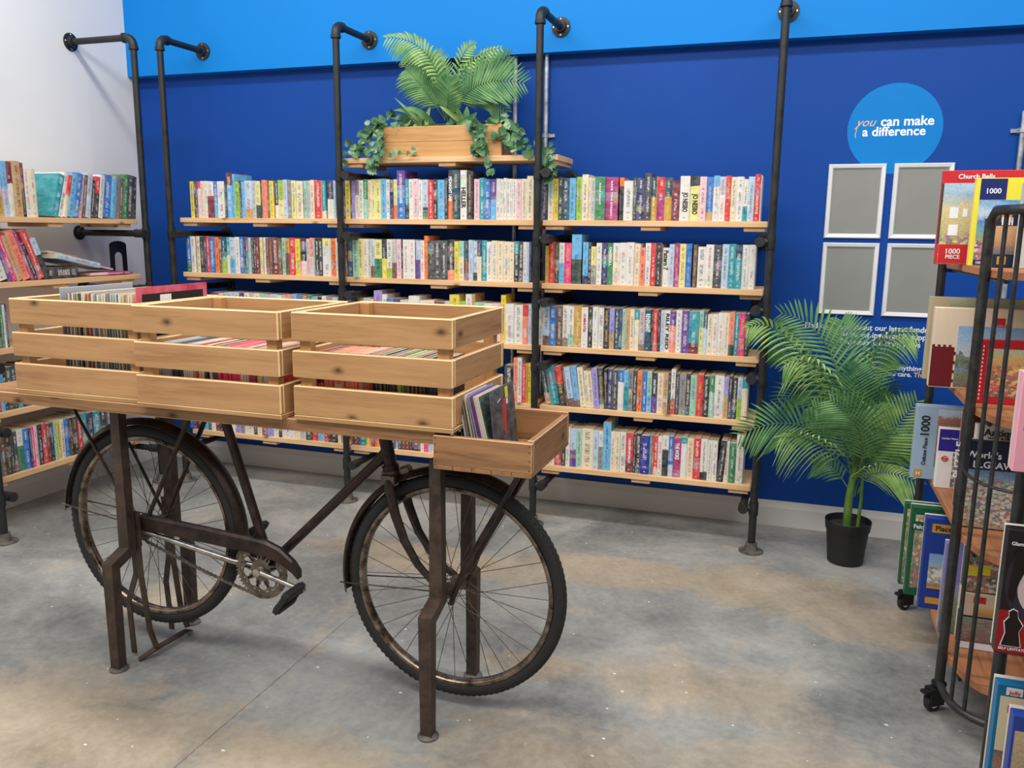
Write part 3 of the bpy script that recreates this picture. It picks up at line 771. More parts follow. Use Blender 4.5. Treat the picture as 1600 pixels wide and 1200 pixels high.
fs.append((0, n, N2+n, N2)); fs.append((n-1, N2+n-1, N2+2*n-1, 2*n-1))
be = bo.add(vs, fs); be.bb(bx-.1, bx, yc-.062, yc+.062, zl+.0002, zl+.002)
o = be.build('bookend', M['black_plastic']); tag(o, 'black metal bookend with arched cut-out standing on the left wall shelf', 'bookend')

# ------------------------------------------------------------------ display stand: bench board on jogged steel legs
ds = thing('display_stand', (2.2, -2.06, 0), 'long weathered board on jogged steel legs built around the bicycle', 'display stand')
MB().cbox(1.26, 2.934, -2.25, -2.0575, .882, .918, .003, 0, 1).build('board', [M['bench'], M['bench_edge']], ds)
MB().cbox(1.26, 2.934, -2.0525, -1.86, .882, .918, .003, 0, 1).build('board', [M['bench'], M['bench_edge']], ds)
for (lx, ytop, ybot, zt) in ((1.78,-2.165,-2.242,.882), (2.905,-2.165,-2.242,.818), (1.78,-1.945,-1.882,.882), (2.905,-1.927,-1.882,.818)):
    lg = MB().sqbar([(lx,ytop,zt),(lx,ytop,.395),(lx,ybot,.365),(lx,ybot,.006)], .034, .034, up=(1,0,0)).build('leg', M['stand'], ds)
    MB().lathe((lx,ybot,0), (0,0,1), [(0,.031),(.006,.031),(.012,.02)], 20).build('foot_plate', M['foot_plate'], lg, True)
MB().bb(1.76, 2.92, -2.07, -2.04, .868, .882).build('support_bar', M['stand'], ds)

# low tray at the right end
tr = thing('wooden_tray', (3.07,-2.06,.82), 'shallow dark wooden tray at the right end of the stand, holding small records', 'tray')
x0, x1, y0, y1, zb, zt = 2.936, 3.214, -2.262, -1.885, .8185, .912
MB().cbox(x0, x1, y0, y0+.018, zb+.012, zt, .002, 0, 1).build('front_board', [M['bench'], M['bench_edge']], tr)
MB().cbox(x0, x1, y1-.018, y1, zb+.012, zt+.012, .002, 0, 1).build('back_board', [M['bench'], M['bench_edge']], tr)
MB().cbox(x1-.018, x1, y0+.0185, y1-.0185, zb+.012, zt+.004, .002, 0, 1).build('end_board', [M['bench_y'], M['bench_edge']], tr)
MB().cbox(x0+.001, x0+.017, y0+.0185, y1-.0185, zb+.012, .88, .002, 0, 1).build('end_board', [M['bench_y'], M['bench_edge']], tr)
for i in range(5):
    a = x0+(x1-x0)*i/5; MB().cbox(a+.0006, a+(x1-x0)/5-.0006, y0, y1, zb, zb+.0115, .001, 0, 0).build('base_slat', M['bench_y'], tr)
sc = MB()
for zz in (.84,.865,.888,.905): sc.lathe((x1-.006, y0, zz), (0,-1,0), [(0,.0022),(.0012,.0018)], 8); sc.lathe((x0+.006, y0, zz), (0,-1,0), [(0,.0022),(.0012,.0018)], 8)
sc.build('nails', M['dull_steel'], tr)

def crate(x0, x1, y0, y1, label):
    o = thing('slatted_crate', ((x0+x1)/2, (y0+y1)/2, .92), label, 'crate', 'slatted pine crates on the bicycle stand')
    mats = [M['pine'], M['pine_edge']]; my = [M['pine_y'], M['pine_edge']]; t = .016
    for (a, b_) in ((.933,1.018),(1.041,1.118),(1.145,1.226)):
        MB().cbox(x0, x1, y0, y0+t, a, b_, .0035).build('slat', mats, o)
        MB().cbox(x0, x1, y1-t, y1, a, b_, .0035).build('slat', mats, o)
        MB().cbox(x0+.001, x0+t, y0+t+.001, y1-t-.001, a, b_, .0035).build('slat', my, o)
        MB().cbox(x1-t, x1-.001, y0+t+.001, y1-t-.001, a, b_, .0035).build('slat', my, o)
    for (px, py) in ((x0+t+.0005, y0+t+.0005), (x1-t-.0345, y0+t+.0005), (x0+t+.0005, y1-t-.0285), (x1-t-.0345, y1-t-.0285)):
        MB().cbox(px, px+.034, py, py+.028, .933, 1.222, .001, 0, 0).build('corner_post', M['pine_post'], o)
    MB().cbox(x0, x1, y0, y1, .9195, .9325, .0015, 0, 1).build('base_board', mats, o)
    return o
crate(1.457, 1.962, -2.25, -1.86, 'left pine crate filled with large record sleeves')
crate(1.970, 2.476, -2.28, -1.885, 'middle pine crate, standing slightly forward over the board edge')
crate(2.506, 2.994, -2.262, -1.855, 'right pine crate next to the low wooden tray')

# ------------------------------------------------------------------ record sleeves
def sleeve(x, y0, y1, z, h, t, lean, c1, c2, sp, label, group, name='record_sleeve', over=None):
    mbs = (blank(), dict(v=[], f=[])); book_mesh(mbs, t, y1-y0, h, Matrix.Identity(4), c1, c2, sp, 0.0, .0, .0004)
    me = mbs[0]; o = finish(me, mbs[1], name)
    for ch in o.children: ch.name = 'record_edge'; ch.data.name = 'record_edge'
    o.location = (x, y0, z+abs(math.sin(lean))*t/2+.0005); o.rotation_euler = (0, lean, 0)
    tag(o, label, 'record', group); return o
cyc = 'ewEnweYkwcREonweKwEcwkeEmwcBwYeNwcPw'
G1 = 'large record sleeves in the left crate'
n1 = 34
for i in range(n1):
    x = 1.648+.0076*i; c = cyc[i % len(cyc)]
    sleeve(x, -2.215+rnd.uniform(0,.012), -1.9, .9335, .313+rnd.uniform(-.003,.003), .0052, 0.02, c, c, 0,
        'record sleeve standing upright among the packed sleeves in the left crate', G1)
m = MB(); m.cbox(1.634, 1.637, -2.215, -1.905, .9335, 1.262, .0012, 0, 0)
tag(m.build('record_divider', flat((178,180,184), .5, name='grey_divider')), 'grey plastic divider behind the record sleeves at their left end', 'divider')
G3 = 'small records leaning in the low tray'
seqc = [('k','dark'),('R','maroon'),('r','red'),('w','white'),('N','tan'),('c','cream'),('e','grey'),('w','white'),('K','charcoal'),('c','cream'),('w','white'),('k','black'),('E','light grey'),('w','white'),('k','black')]
x = 3.0035; 
for i, (c, nm) in enumerate(seqc):
    lb = f'{nm} small record, {NUM[i]} from the crate in the leaning row in the tray'
    h = .178+.006*math.sin(i*2.1)
    sleeve(x, -2.195+.008*((i*5) % 3), -2.008, .8305, h, .0026, -.16-.004*i, c, c, 0, lb, G3); x += .0034
def facesleeve(x, lean, c, lbl, h=.19, y0=-2.2):
    o = sleeve(x, y0, -2.008, .8305, h, .003, lean, c, c, 0, lbl, G3); return o
lv = facesleeve(x+.001, -.23, 'V', 'lavender small record with a blonde figure and a yellow sticker, in the tray'); 
def onface(o, pts, z0, mat, nm, y_off=0):
    # polygon patch on the +x face of a sleeve: pts in (depth, height)
    w = .0032/2
    vs = [(w+.0003, a, b_) for a, b_ in pts]+[(w, a, b_) for a, b_ in pts]; n = len(pts)
    me = bpy.data.meshes.new(nm); me.from_pydata(vs, [], [tuple(range(n)), tuple(range(2*n-1, n-1, -1))]+[(i, n+i, n+(i+1)%n, (i+1)%n) for i in range(n)])
    me.materials.append(mat); ob = bpy.data.objects.new(nm, me); COL.objects.link(ob); ob.parent = o; return ob
yel = flat((246,222,30), .6, name='price_sticker')
onface(lv, [(.035,.02),(.075,.02),(.078,.12),(.06,.145),(.04,.12)], 0, flat((214,180,110), .6, name='printed_figure'), 'cover_figure')
onface(lv, [(.01,.01),(.03,.01),(.034,.15),(.012,.15)], 0, flat((60,55,60), .6, name='printed_shadow'), 'cover_figure')
onface(lv, [(.03,.14),(.052,.14),(.052,.175),(.03,.175)], 0, yel, 'price_sticker')
x += .008
pk = sleeve(1.925, -2.215, -1.892, .9335, .337, .0032, .03, 'x', 'x', 0, 'pink-bordered black record sleeve, rightmost and tallest in the left crate', G1)
onface(pk, [(.022,.02),(.303,.02),(.303,.315),(.022,.315)], 0, M['black_text'], 'cover_panel')
for ch in pk.children: pass
onface(pk, [(.10,.290),(.15,.290),(.15,.310),(.10,.310)], 0, M['white_text'], 'barcode_label').location.x = .0002
for (c, nm) in (('R','maroon'),('v','purple'),('P','pale pink'),('w','white'),('c','cream'),('w','white'),('G','dark green')):
    sleeve(x, -2.2, -2.01, .8305, .186, .0026, -.235, c, c, 0, f'{nm} small record between the lavender one and the black one in the tray', G3); x += .0042
bk = facesleeve(x+.002, -.1, 'K', 'black small record with a red figure and yellow sticker, rightmost in the tray', .198)
onface(bk, [(.085,.07),(.10,.06),(.115,.12),(.118,.16),(.095,.165),(.082,.13)], 0, flat((196,60,48), .6, name='printed_red_figure'), 'cover_figure')
onface(bk, [(.05,.158),(.075,.165),(.075,.168),(.05,.161)], 0, M['white_text'], 'cover_print')
onface(bk, [(.115,.16),(.138,.16),(.138,.192),(.115,.192)], 0, yel, 'price_sticker')
onface(bk, [(.119,.143),(.133,.143),(.133,.158),(.119,.158)], 0, M['white_text'], 'price_sticker')

for key, nm in (('K2','middle'),('K3','right')):
    st, toks = CRATE[key]; x = st
    for t in toks.split():
        w, c1, c2, sp, lean, h = parse(t); k = max(1, round(w/.0065)); hh = .170+rnd.uniform(-.003,.003)
        for i in range(k):
            xx = x+w*(i+.5)/k
            sleeve(xx, -2.205+rnd.uniform(-.004,.006), -2.205+.185, .9335, hh+rnd.uniform(-.0006,.0006), w/k-.0008, 0, c1, c2, sp if c2 != c1 else 0,
                f'small record sleeve standing in the packed row inside the {nm} crate', f'small record sleeves inside the {nm} crate')
        x += w

# ------------------------------------------------------------------ bicycle
YB = -2.06
bike = thing('bicycle', (2.35,YB,0), 'old dark brown roadster bicycle standing under the crate board', 'bicycle')
def circ(n, r): return [(r*math.cos(2*PI*i/n), r*math.sin(2*PI*i/n)) for i in range(n)]
def wheel(cx, cz, nm):
    R = .352
    ty = MB().arc_ring((cx,YB,cz), R-.0205, circ(12,.021), 0, 2*PI, 96)
    for i in range(110):
        t = 2*PI*i/110
        for (dy, o_) in ((-.011,0),(0,.5),(.011,0)):
            t2 = t+o_*2*PI/110; mt = Matrix.Rotation(-t2, 3, 'Y')
            ty.box((cx+(R-(.0007 if dy == 0 else .0036))*math.cos(t2), YB+dy, cz+(R-(.0007 if dy == 0 else .0036))*math.sin(t2)), (.0022,.0055,.0095), 0, mt)
    ty.build(nm+'_tyre', M['rubber'], bike, True)
    rim = MB().arc_ring((cx,YB,cz), R-.049, [(0,-.013),(.003,-.016),(.012,-.016),(.012,.016),(.003,.016),(0,.013),(-.004,.006),(-.004,-.006)], 0, 2*PI, 96).build(nm+'_rim', M['rim'], bike, True)
    hb = MB().lathe((cx,YB-.055,cz), (0,1,0), [(0,.008),(.02,.008),(.021,.026),(.024,.026),(.026,.014),(.084,.014),(.086,.026),(.089,.026),(.09,.008),(.11,.008)], 18)
    hub = hb.build(nm+'_hub', M['dull_steel'], bike, True)
    for i in range(32):
        s = -1 if i % 2 else 1; t = 2*PI*i/32; tw = (1 if (i//2) % 2 else -1)*.95
        a = Vector((cx+.024*math.cos(t+tw), YB+s*.031, cz+.024*math.sin(t+tw)))
        b_ = Vector((cx+(R-.050)*math.cos(t), YB+s*.003, cz+(R-.050)*math.sin(t)))
        MB().tube([a, b_], .0011, 5).build('spoke', M['spoke'], rim)
    return hub
FX, FZ, RX, RZ = 2.913, .392, 1.800, .445
wheel(FX, FZ, 'front'); wheel(RX, RZ, 'rear')
def guard(cx, cz, a0, a1, nm, Rg=.378):
    prof = []
    for i in range(9):
        a = -1+2*i/8; prof.append((-.016*a*a*(1 if abs(a)<1 else 1.1), .029*a))
    prof += [(p[0]-.002, p[1]*.97) for p in prof[::-1]]
    return MB().arc_ring((cx,YB,cz), Rg, prof, math.radians(a0), math.radians(a1), 48).build(nm, M['bike'], bike, True)
guard(RX, RZ, -3, 177, 'rear_mudguard'); guard(FX, FZ, 62, 190, 'front_mudguard')
bbx, bbz = 2.262, .37
fr = MB()
fr.tube([(bbx,YB,bbz),(2.695,YB,.79)], .0155, 12)
fr.tube([(bbx,YB,bbz),(2.105,YB,.868)], .0155, 12)
fr.tube([(2.680,YB,.878),(2.712,YB,.715)], .020, 14)
fr.lathe((bbx,YB-.036,bbz), (0,1,0), [(0,.022),(.072,.022)], 16)
fr.tube([(2.704,YB,.752),(2.7125,YB,.712)], .026, 14)
fr.tube([(2.66,YB,.755),(2.70,YB,.795)], [.017,.021], 12)
fr.build('frame', M['bike'], bike, True)
for s in (-1, 1):
    MB().tube([(bbx-.03,YB+s*.03,bbz),(2.15,YB+s*.042,.38),(RX,YB+s*.056,RZ)], [.0105,.0105,.008], 10).build('chainstay', M['steel'] if s < 0 else M['bike'], bike, True)
    MB().tube([(RX,YB+s*.056,RZ),(2.02,YB+s*.045,.866)], [.007,.0085], 10).build('seatstay', M['bike'], bike, True)
    MB().tube([(RX,YB+s*.062,RZ),(1.548,YB+s*.075,.882)], .0055, 8).build('carrier_stay', M['bike'], bike, True)
    MB().tube([(RX,YB+s*.05,RZ+.01),(RX-.372,YB+s*.031,RZ+.045)], .0028, 6).build('mudguard_stay', M['spoke'], bike, True)
    MB().tube([(FX,YB+s*.05,FZ),(FX-.375,YB+s*.030,FZ-.03)], .0024, 6).build('mudguard_stay', M['spoke'], bike, True)
    MB().tube([(FX+.012,YB+s*.058,FZ-.03),(FX+.06,YB+s*.058,FZ+.10),(3.145,YB+s*.058,.80),(3.15,YB+s*.058,.817)], .0085, 8).build('tray_stay', M['bike'], bike, True)
    pts = [(2.715,.030,.722),(2.722,.044,.690),(2.742,.046,.612),(2.772,.048,.535),(2.815,.050,.468),(2.865,.052,.42),(FX,.053,FZ)]
    MB().tube([(x,YB+s*y,z) for x,y,z in pts], [.016,.0155,.0145,.013,.0115,.010,.009], 12, flat_=(1.1,.75)).build('fork_blade', M['bike'], bike, True)
    MB().lathe((RX,YB+s*.055,RZ), (0,s,0), [(0,.013),(.009,.013),(.010,.007),(.02,.006)], 6).build('axle_nut', M['dull_steel'], bike)
    MB().lathe((FX,YB+s*.055,FZ), (0,s,0), [(0,.013),(.012,.013),(.013,.007),(.022,.006)], 6).build('axle_nut', M['dull_steel'], bike)
cr = MB(); cr.box((2.7155,YB,.716),(.044,.088,.026)); cr.tube([(2.711,YB,.70),(2.705,YB,.735)], .029, 14); cr.tube([(2.745,YB,.735),(2.77,YB,.745)], .016, 10)
cr.build('fork_crown', M['dull_steel'], bike, True)
# chainset
yc_ = YB-.052
ch = MB().arc_ring((bbx,yc_,bbz), .088, [(-.012,-.0018),(0,-.0018),(0,.0018),(-.012,.0018)], 0, 2*PI, 72)
for i in range(46):
    t = 2*PI*i/46; ch.box((bbx+.0905*math.cos(t), yc_, bbz+.0905*math.sin(t)), (.007,.003,.005), 0, Matrix.Rotation(-t,3,'Y'))
ch.lathe((bbx,yc_-.002,bbz), (0,1,0), [(0,.033),(.004,.033)], 28)
for i in range(9):
    t = 2*PI*i/9+.25
    ch.sqbar([(bbx+.028*math.cos(t),yc_,bbz+.028*math.sin(t)),(bbx+.05*math.cos(t),yc_,bbz+.05*math.sin(t))], .018, .0034)
    ch.sqbar([(bbx+.048*math.cos(t),yc_,bbz+.048*math.sin(t)),(bbx+.08*math.cos(t),yc_,bbz+.08*math.sin(t))], .011, .0034)
    ch.arc_ring((bbx+.0525*math.cos(t+PI/9),yc_,bbz+.0525*math.sin(t+PI/9)), .0165, [(0,-.0018),(.006,-.0018),(.006,.0018),(0,.0018)], 0, 2*PI, 16)
ch.build('chainring', M['dull_steel'], bike)
def crank(s, dx, dz):
    y = YB+s*.068; L_ = Vector((dx,0,dz)).normalized()*.168
    e = Vector((bbx,y-s*.0,bbz))
    ck = MB().tube([e, e+L_*.5+Vector((0,s*.006,0)), e+L_+Vector((0,s*.012,0))], [.0095,.0085,.0075], 10)
    ck.lathe((bbx,y+s*.012,bbz), (0,-s,0), [(0,.013),(.024,.016)], 14); ck.lathe((bbx+L_.x,y+s*.020,bbz+L_.z), (0,-s,0), [(0,.012),(.018,.012)], 12)
    ck.build('crank_arm', M['steel'], bike, True)
    p = e+L_+Vector((0,s*.02,0)); ang = Matrix.Rotation(.6, 3, 'Y')
    pd = MB(); pd.tube([p, p+Vector((0,s*.105,0))], .0065, 8)
    for q in (-1, 1):
        off = ang @ Vector((0,0,q*.026))
        pd.cbox(p.x+off.x-.013, p.x+off.x+.013, min(p.y+s*.014,p.y+s*.104), max(p.y+s*.014,p.y+s*.104), p.z+off.z-.014, p.z+off.z+.014, .005, 0, 0, mat=ang)
    for yy in (.010,.106): pd.cbox(p.x-.009, p.x+.009, p.y+s*yy-.003, p.y+s*yy+.003, p.z-.040, p.z+.040, .002, 0, 0, mat=ang)
    pd.build('pedal', M['rubber'], bike)
crank(-1, .165, -.03); crank(1, -.165, .03)
# chain: lower run plus wraps
cp = []
a0 = Vector((RX+.006,yc_,RZ-.036)); a1 = Vector((bbx-.022,yc_,bbz-.089)); n = 56
chn = MB()
for i in range(n):
    p = a0.lerp(a1, (i+.5)/n); p.z -= .006*math.sin(PI*(i+.5)/n); an = math.atan2(a1.z-a0.z, a1.x-a0.x)
    chn.box(p, (.0105,.007 if i % 2 else .0045,.0085 if i % 2 else .006), 0, Matrix.Rotation(-an,3,'Y'))
for i in range(30):
    t = math.radians(-104+9*i) ; chn.box((bbx+.093*math.cos(t),yc_,bbz+.093*math.sin(t)), (.008,.007 if i%2 else .0045,.0125), 0, Matrix.Rotation(-t,3,'Y'))
chn.build('chain', M['dull_steel'], bike)
MB().lathe((RX,yc_-.002,RZ), (0,1,0), [(0,.036),(.004,.036)], 24).build('rear_sprocket', M['dull_steel'], bike)
# chain guard (hockey stick)
def guardbar(pts, y, h, d):
    mb = MB(); vs = []
    for (x, z, hh) in pts:
        for (dy, dz) in ((-d/2,-.5),(-d/2,.35),(-d/4,.5),(d/4,.5),(d/2,.35),(d/2,-.5)): vs.append((x, y+dy, z+dz*h*hh))
    k = 6; fs = []
    for i in range(len(pts)-1):
        for q in range(k): fs.append((i*k+q, i*k+(q+1)%k, (i+1)*k+(q+1)%k, (i+1)*k+q))
    fs.append(tuple(range(k))); fs.append(tuple(len(vs)-k+q for q in range(k-1,-1,-1)))
    return mb.add(vs, fs)
guardbar([(1.80,.478,1),(2.0,.468,1),(2.2,.456,1),(2.29,.448,1),(2.34,.432,.95),(2.385,.402,.8),(2.405,.378,.6)], YB-.052, .05, .026).build('chain_guard', M['bike'], bike)
# rear stand
kk = thing('bicycle_rear_stand', (1.8,YB,0), 'forked steel parking stand hanging from the rear hub down to the floor', 'bicycle stand')
for s in (-1, 1):
    y = YB+s*.078
    MB().sqbar([(1.775,y,.47),(1.782,y,.30),(1.752,y+s*.012,.20),(1.762,y+s*.014,.012)], .005, .020, up=(1,0,0)).build('leg', M['stand'], kk)
    MB().sqbar([(1.797,y,.47),(1.80,y,.30),(1.822,y,.10),(1.845,y,.040)], .005, .022, up=(1,0,0)).build('leg', M['stand'], kk)
    MB().sqbar([(1.79,y,.52),(1.79,y,.40)], .006, .045, up=(1,0,0)).build('hub_plate', M['stand'], kk)
MB().sqbar([(1.80,YB-.115,.004),(1.835,YB-.075,.030),(1.845,YB+.075,.030),(1.825,YB+.11,.006)], .022, .006, up=(0,0,1)).build('cross_bar', M['stand'], kk)

# ------------------------------------------------------------------ plants
def leaf_mat(name, a, b_, rough=.5):
    m, nt, b = newmat(name, rough, 0, .4)
    n = noise(nt, coords(nt), 14, 3); L(nt, ramp(nt, n.outputs[0], [(.3, a), (.72, b_)]).outputs[0], b.inputs['Base Color'])
    b.inputs['Subsurface Weight'].default_value = 0.0
    return m
M['palm_a'] = leaf_mat('palm_leaf', (58,112,66), (124,170,108)); M['palm_b'] = leaf_mat('pale_palm_leaf', (98,148,72), (170,204,124))
M['palm_c'] = leaf_mat('deep_palm_leaf', (36,88,56), (84,134,80)); M['stem'] = leaf_mat('palm_stem', (58,98,40), (104,136,60))
M['ivy'] = leaf_mat('monstera_leaf', (30,84,50), (110,152,104)); M['ivy_b'] = leaf_mat('variegated_leaf', (60,110,74), (176,204,164))
def bez(a, b_, c_, n):
    # quadratic through a, near b, to c
    q = b_*2-(a+c_)*.5; return [a*(1-t)**2+q*2*t*(1-t)+c_*t*t for t in [i/n for i in range(n+1)]]
def frond(parent, base, mid, tip, nl=26, ll=.15, mat='palm_a', droop=.25, face=Vector((0,-1,0)), start=.22, up=.35, name='frond', sweep=.75):
    base, mid, tip = Vector(base), Vector(mid), Vector(tip)
    P_ = bez(base, mid, tip, 24); mb = MB()
    mb.tube(P_, [.0032*(1-.75*i/24) for i in range(25)], 6, 1)
    nl = int(nl*.88)
    for i in range(nl):
        f = start+(1-start)*(i+.5)/nl; k = f*24; j = min(23, int(k)); p = P_[j].lerp(P_[j+1], k-j); t = (P_[j+1]-P_[j]).normalized()
        side = t.cross(face).normalized(); w = math.sin(PI*min(1, (f-start)/(1-start)*.86+.16))
        for s in (-1, 1):
            Lf = ll*(.35+.75*w)*rnd.uniform(.88,1.08)
            d = (t*sweep+side*s*(1.15-.45*f)+face*rnd.uniform(-.12,.25)*up).normalized()
            nv = d.cross(t).normalized()
            pts = []; wid = .0052*(.7+.5*w)
            for q in range(5):
                u = q/4; c_ = p+d*Lf*u+Vector((0,0,-1))*droop*Lf*u*u
                pts.append((c_, wid*(math.sin(PI*min(1,u*.9+.1))**.7 if u < 1 else .05)))
            vs = []; 
            for (c_, ww) in pts:
                ax = (d.cross(nv)).normalized()
                vs += [c_+ax*ww+nv*ww*.35, c_, c_-ax*ww+nv*ww*.35]
            fs = []
            for q in range(4):
                o = q*3; fs += [(o,o+1,o+4,o+3),(o+1,o+2,o+5,o+4)]
            mb.add(vs, fs, 0)
    return mb.build(name, [M[mat], M['stem']], parent, True)
# potted palm by the wall
pp = thing('potted_palm', (4.13,-.40,0), 'tall artificial palm in a black plastic pot against the blue wall', 'plant')
pot = MB().lathe((4.125,-.395,0), (0,0,1), [(0,.072),(.004,.076),(.155,.090),(.156,.0945),(.196,.0985),(.198,.0965),(.196,.093),(.17,.088),(.16,.0)], 40).build('pot', M['black_plastic'], pp, True)
MB().lathe((4.125,-.395,.168), (0,0,1), [(0,.088),(.002,.086)], 30).build('soil', flat((40,36,32), .9, name='dark_soil'), pp)
def W(u, v, y):
    # helper for placing fronds in the wall's frame (metres): u right, v up
    return Vector((u, y, v))
st1, st2 = Vector((4.12,-.40,.16)), Vector((4.165,-.40,.16))
tk = MB(); tk.tube([st1,(4.12,-.40,.30),(4.135,-.40,.46),(4.145,-.40,.72)], [.019,.017,.013,.006], 10); tk.build('stem', M['stem'], pp, True)
tk = MB(); tk.tube([st2,(4.17,-.40,.30),(4.165,-.40,.50)], [.008,.0075,.005], 8); tk.build('stem', M['stem'], pp, True)
PALM=[((4.123, -0.4, 0.48), (3.994, -0.36, 0.937), (3.775, -0.34, 1.102), 24, 0.16, 'palm_a', 0.15),
((4.096, -0.4, 0.584), (3.834, -0.48, 0.985), (3.646, -0.52, 1.052), 20, 0.11, 'palm_b', 0.55),
((4.086, -0.4, 0.583), (3.955, -0.55, 0.881), (3.807, -0.6, 0.914), 16, 0.12, 'palm_b', 0.9),
((4.101, -0.38, 0.537), (3.901, -0.28, 0.867), (3.733, -0.22, 0.92), 22, 0.12, 'palm_c', 0.2),
((4.114, -0.38, 0.495), (3.962, -0.25, 0.736), (3.781, -0.2, 0.646), 22, 0.14, 'palm_c', 0.2),
((4.117, -0.4, 0.436), (3.897, -0.5, 0.631), (3.643, -0.58, 0.585), 26, 0.17, 'palm_a', 0.2),
((4.128, -0.42, 0.4), (3.966, -0.6, 0.578), (3.814, -0.7, 0.618), 18, 0.14, 'palm_b', 0.7),
((4.139, -0.42, 0.391), (4.127, -0.6, 0.633), (3.995, -0.66, 0.783), 26, 0.16, 'palm_a', 0.1),
((4.149, -0.4, 0.397), (4.172, -0.5, 0.614), (4.189, -0.5, 0.747), 20, 0.13, 'palm_a', 0.15),
((4.148, -0.4, 0.407), (4.238, -0.5, 0.599), (4.336, -0.55, 0.788), 24, 0.16, 'palm_b', 0.1),
((4.128, -0.4, 0.544), (4.162, -0.5, 0.956), (4.311, -0.56, 1.063), 22, 0.11, 'palm_b', 0.8),
((4.151, -0.38, 0.391), (4.239, -0.35, 0.51), (4.39, -0.32, 0.549), 22, 0.13, 'palm_a', 0.2),
((4.153, -0.42, 0.328), (4.208, -0.55, 0.466), (4.353, -0.62, 0.461), 22, 0.14, 'palm_b', 0.6),
((4.12, -0.4, 0.522), (4.076, -0.32, 0.895), (4.035, -0.28, 1.076), 26, 0.14, 'palm_a', 0.1),
((4.136, -0.36, 0.471), (4.192, -0.22, 0.736), (4.276, -0.15, 0.741), 20, 0.13, 'palm_c', 0.2),
((4.133, -0.38, 0.497), (4.16, -0.3, 0.823), (4.27, -0.25, 0.928), 22, 0.13, 'palm_c', 0.1),
((4.117, -0.36, 0.469), (4.017, -0.22, 0.68), (3.864, -0.15, 0.812), 22, 0.14, 'palm_c', 0.15),
((4.128, -0.42, 0.464), (4.162, -0.44, 0.682), (4.23, -0.44, 0.749), 22, 0.14, 'palm_c', 0.15),
((4.126, -0.4, 0.318), (4.042, -0.36, 0.418), (3.962, -0.33, 0.424), 14, 0.09, 'palm_c', 0.3),
((4.125, -0.42, 0.443), (4.098, -0.5, 0.73), (4.102, -0.5, 0.912), 24, 0.13, 'palm_c', 0.1),
((4.127, -0.4, 0.373), (4.055, -0.45, 0.592), (3.94, -0.45, 0.708), 22, 0.14, 'palm_a', 0.15),
((4.141, -0.4, 0.309), (4.185, -0.35, 0.473), (4.273, -0.3, 0.619), 20, 0.13, 'palm_a', 0.2)]
PALM2=[((2.122, -0.25, 2.003), (2.036, -0.28, 2.295), (1.83, -0.32, 2.383), 26, 0.11, 'palm_b', 0.5),
((2.122, -0.25, 2.003), (2.038, -0.25, 2.247), (1.882, -0.22, 2.259), 24, 0.12, 'palm_a', 0.35),
((2.123, -0.27, 1.987), (2.047, -0.34, 2.123), (1.97, -0.38, 2.214), 24, 0.11, 'palm_a', 0.3),
((2.13, -0.25, 2.003), (2.213, -0.3, 2.249), (2.31, -0.34, 2.322), 16, 0.055, 'palm_b', 0.2),
((2.13, -0.25, 2.003), (2.243, -0.3, 2.221), (2.445, -0.34, 2.301), 22, 0.06, 'palm_b', 0.5),
((2.154, -0.27, 1.986), (2.311, -0.32, 2.135), (2.558, -0.34, 2.135), 28, 0.16, 'palm_a', 0.05),
((2.154, -0.27, 1.986), (2.295, -0.28, 2.102), (2.452, -0.28, 2.016), 22, 0.1, 'palm_a', 0.2),
((2.143, -0.28, 1.971), (2.177, -0.36, 2.068), (2.206, -0.4, 2.166), 22, 0.11, 'palm_a', 0.1),
((2.13, -0.25, 1.975), (2.07, -0.18, 2.195), (2.005, -0.14, 2.337), 22, 0.1, 'palm_a', 0.1),
((2.138, -0.25, 1.989), (2.272, -0.2, 2.183), (2.423, -0.16, 2.298), 26, 0.13, 'palm_c', 0.1),
((2.115, -0.25, 1.99), (2.031, -0.2, 2.124), (1.879, -0.15, 2.194), 20, 0.1, 'palm_c', 0.2)]
BLADES=[((2.013, -0.27, 1.969), (1.979, -0.33, 2.011), (1.892, -0.36, 2.092), 0.01, 'palm_b'),
((1.995, -0.3, 1.966), (1.947, -0.33, 2.026), (1.883, -0.36, 2.031), 0.012, 'palm_a'),
((2.065, -0.28, 1.967), (2.015, -0.34, 2.023), (1.948, -0.38, 2.04), 0.016, 'palm_a'),
((2.035, -0.3, 1.965), (2.043, -0.3, 2.013), (2.059, -0.3, 2.054), 0.012, 'palm_b'),
((2.22, -0.28, 1.969), (2.179, -0.33, 2.012), (2.132, -0.36, 2.043), 0.013, 'palm_b'),
((2.22, -0.28, 1.969), (2.213, -0.3, 2.008), (2.197, -0.3, 2.049), 0.016, 'palm_b'),
((2.235, -0.28, 1.969), (2.251, -0.3, 2.007), (2.251, -0.3, 2.047), 0.018, 'palm_a'),
((2.197, -0.3, 1.961), (2.289, -0.34, 1.987), (2.326, -0.36, 2.01), 0.014, 'palm_c'),
((2.36, -0.25, 1.962), (2.452, -0.3, 1.96), (2.529, -0.33, 1.915), 0.03, 'ivy'),
((1.964, -0.3, 1.967), (1.93, -0.36, 1.995), (1.918, -0.4, 1.977), 0.02, 'ivy')]
for (b_, m_, t_, nl, ll, mt, dr) in PALM: frond(pp, b_, m_, t_, nl, ll, mt, dr)

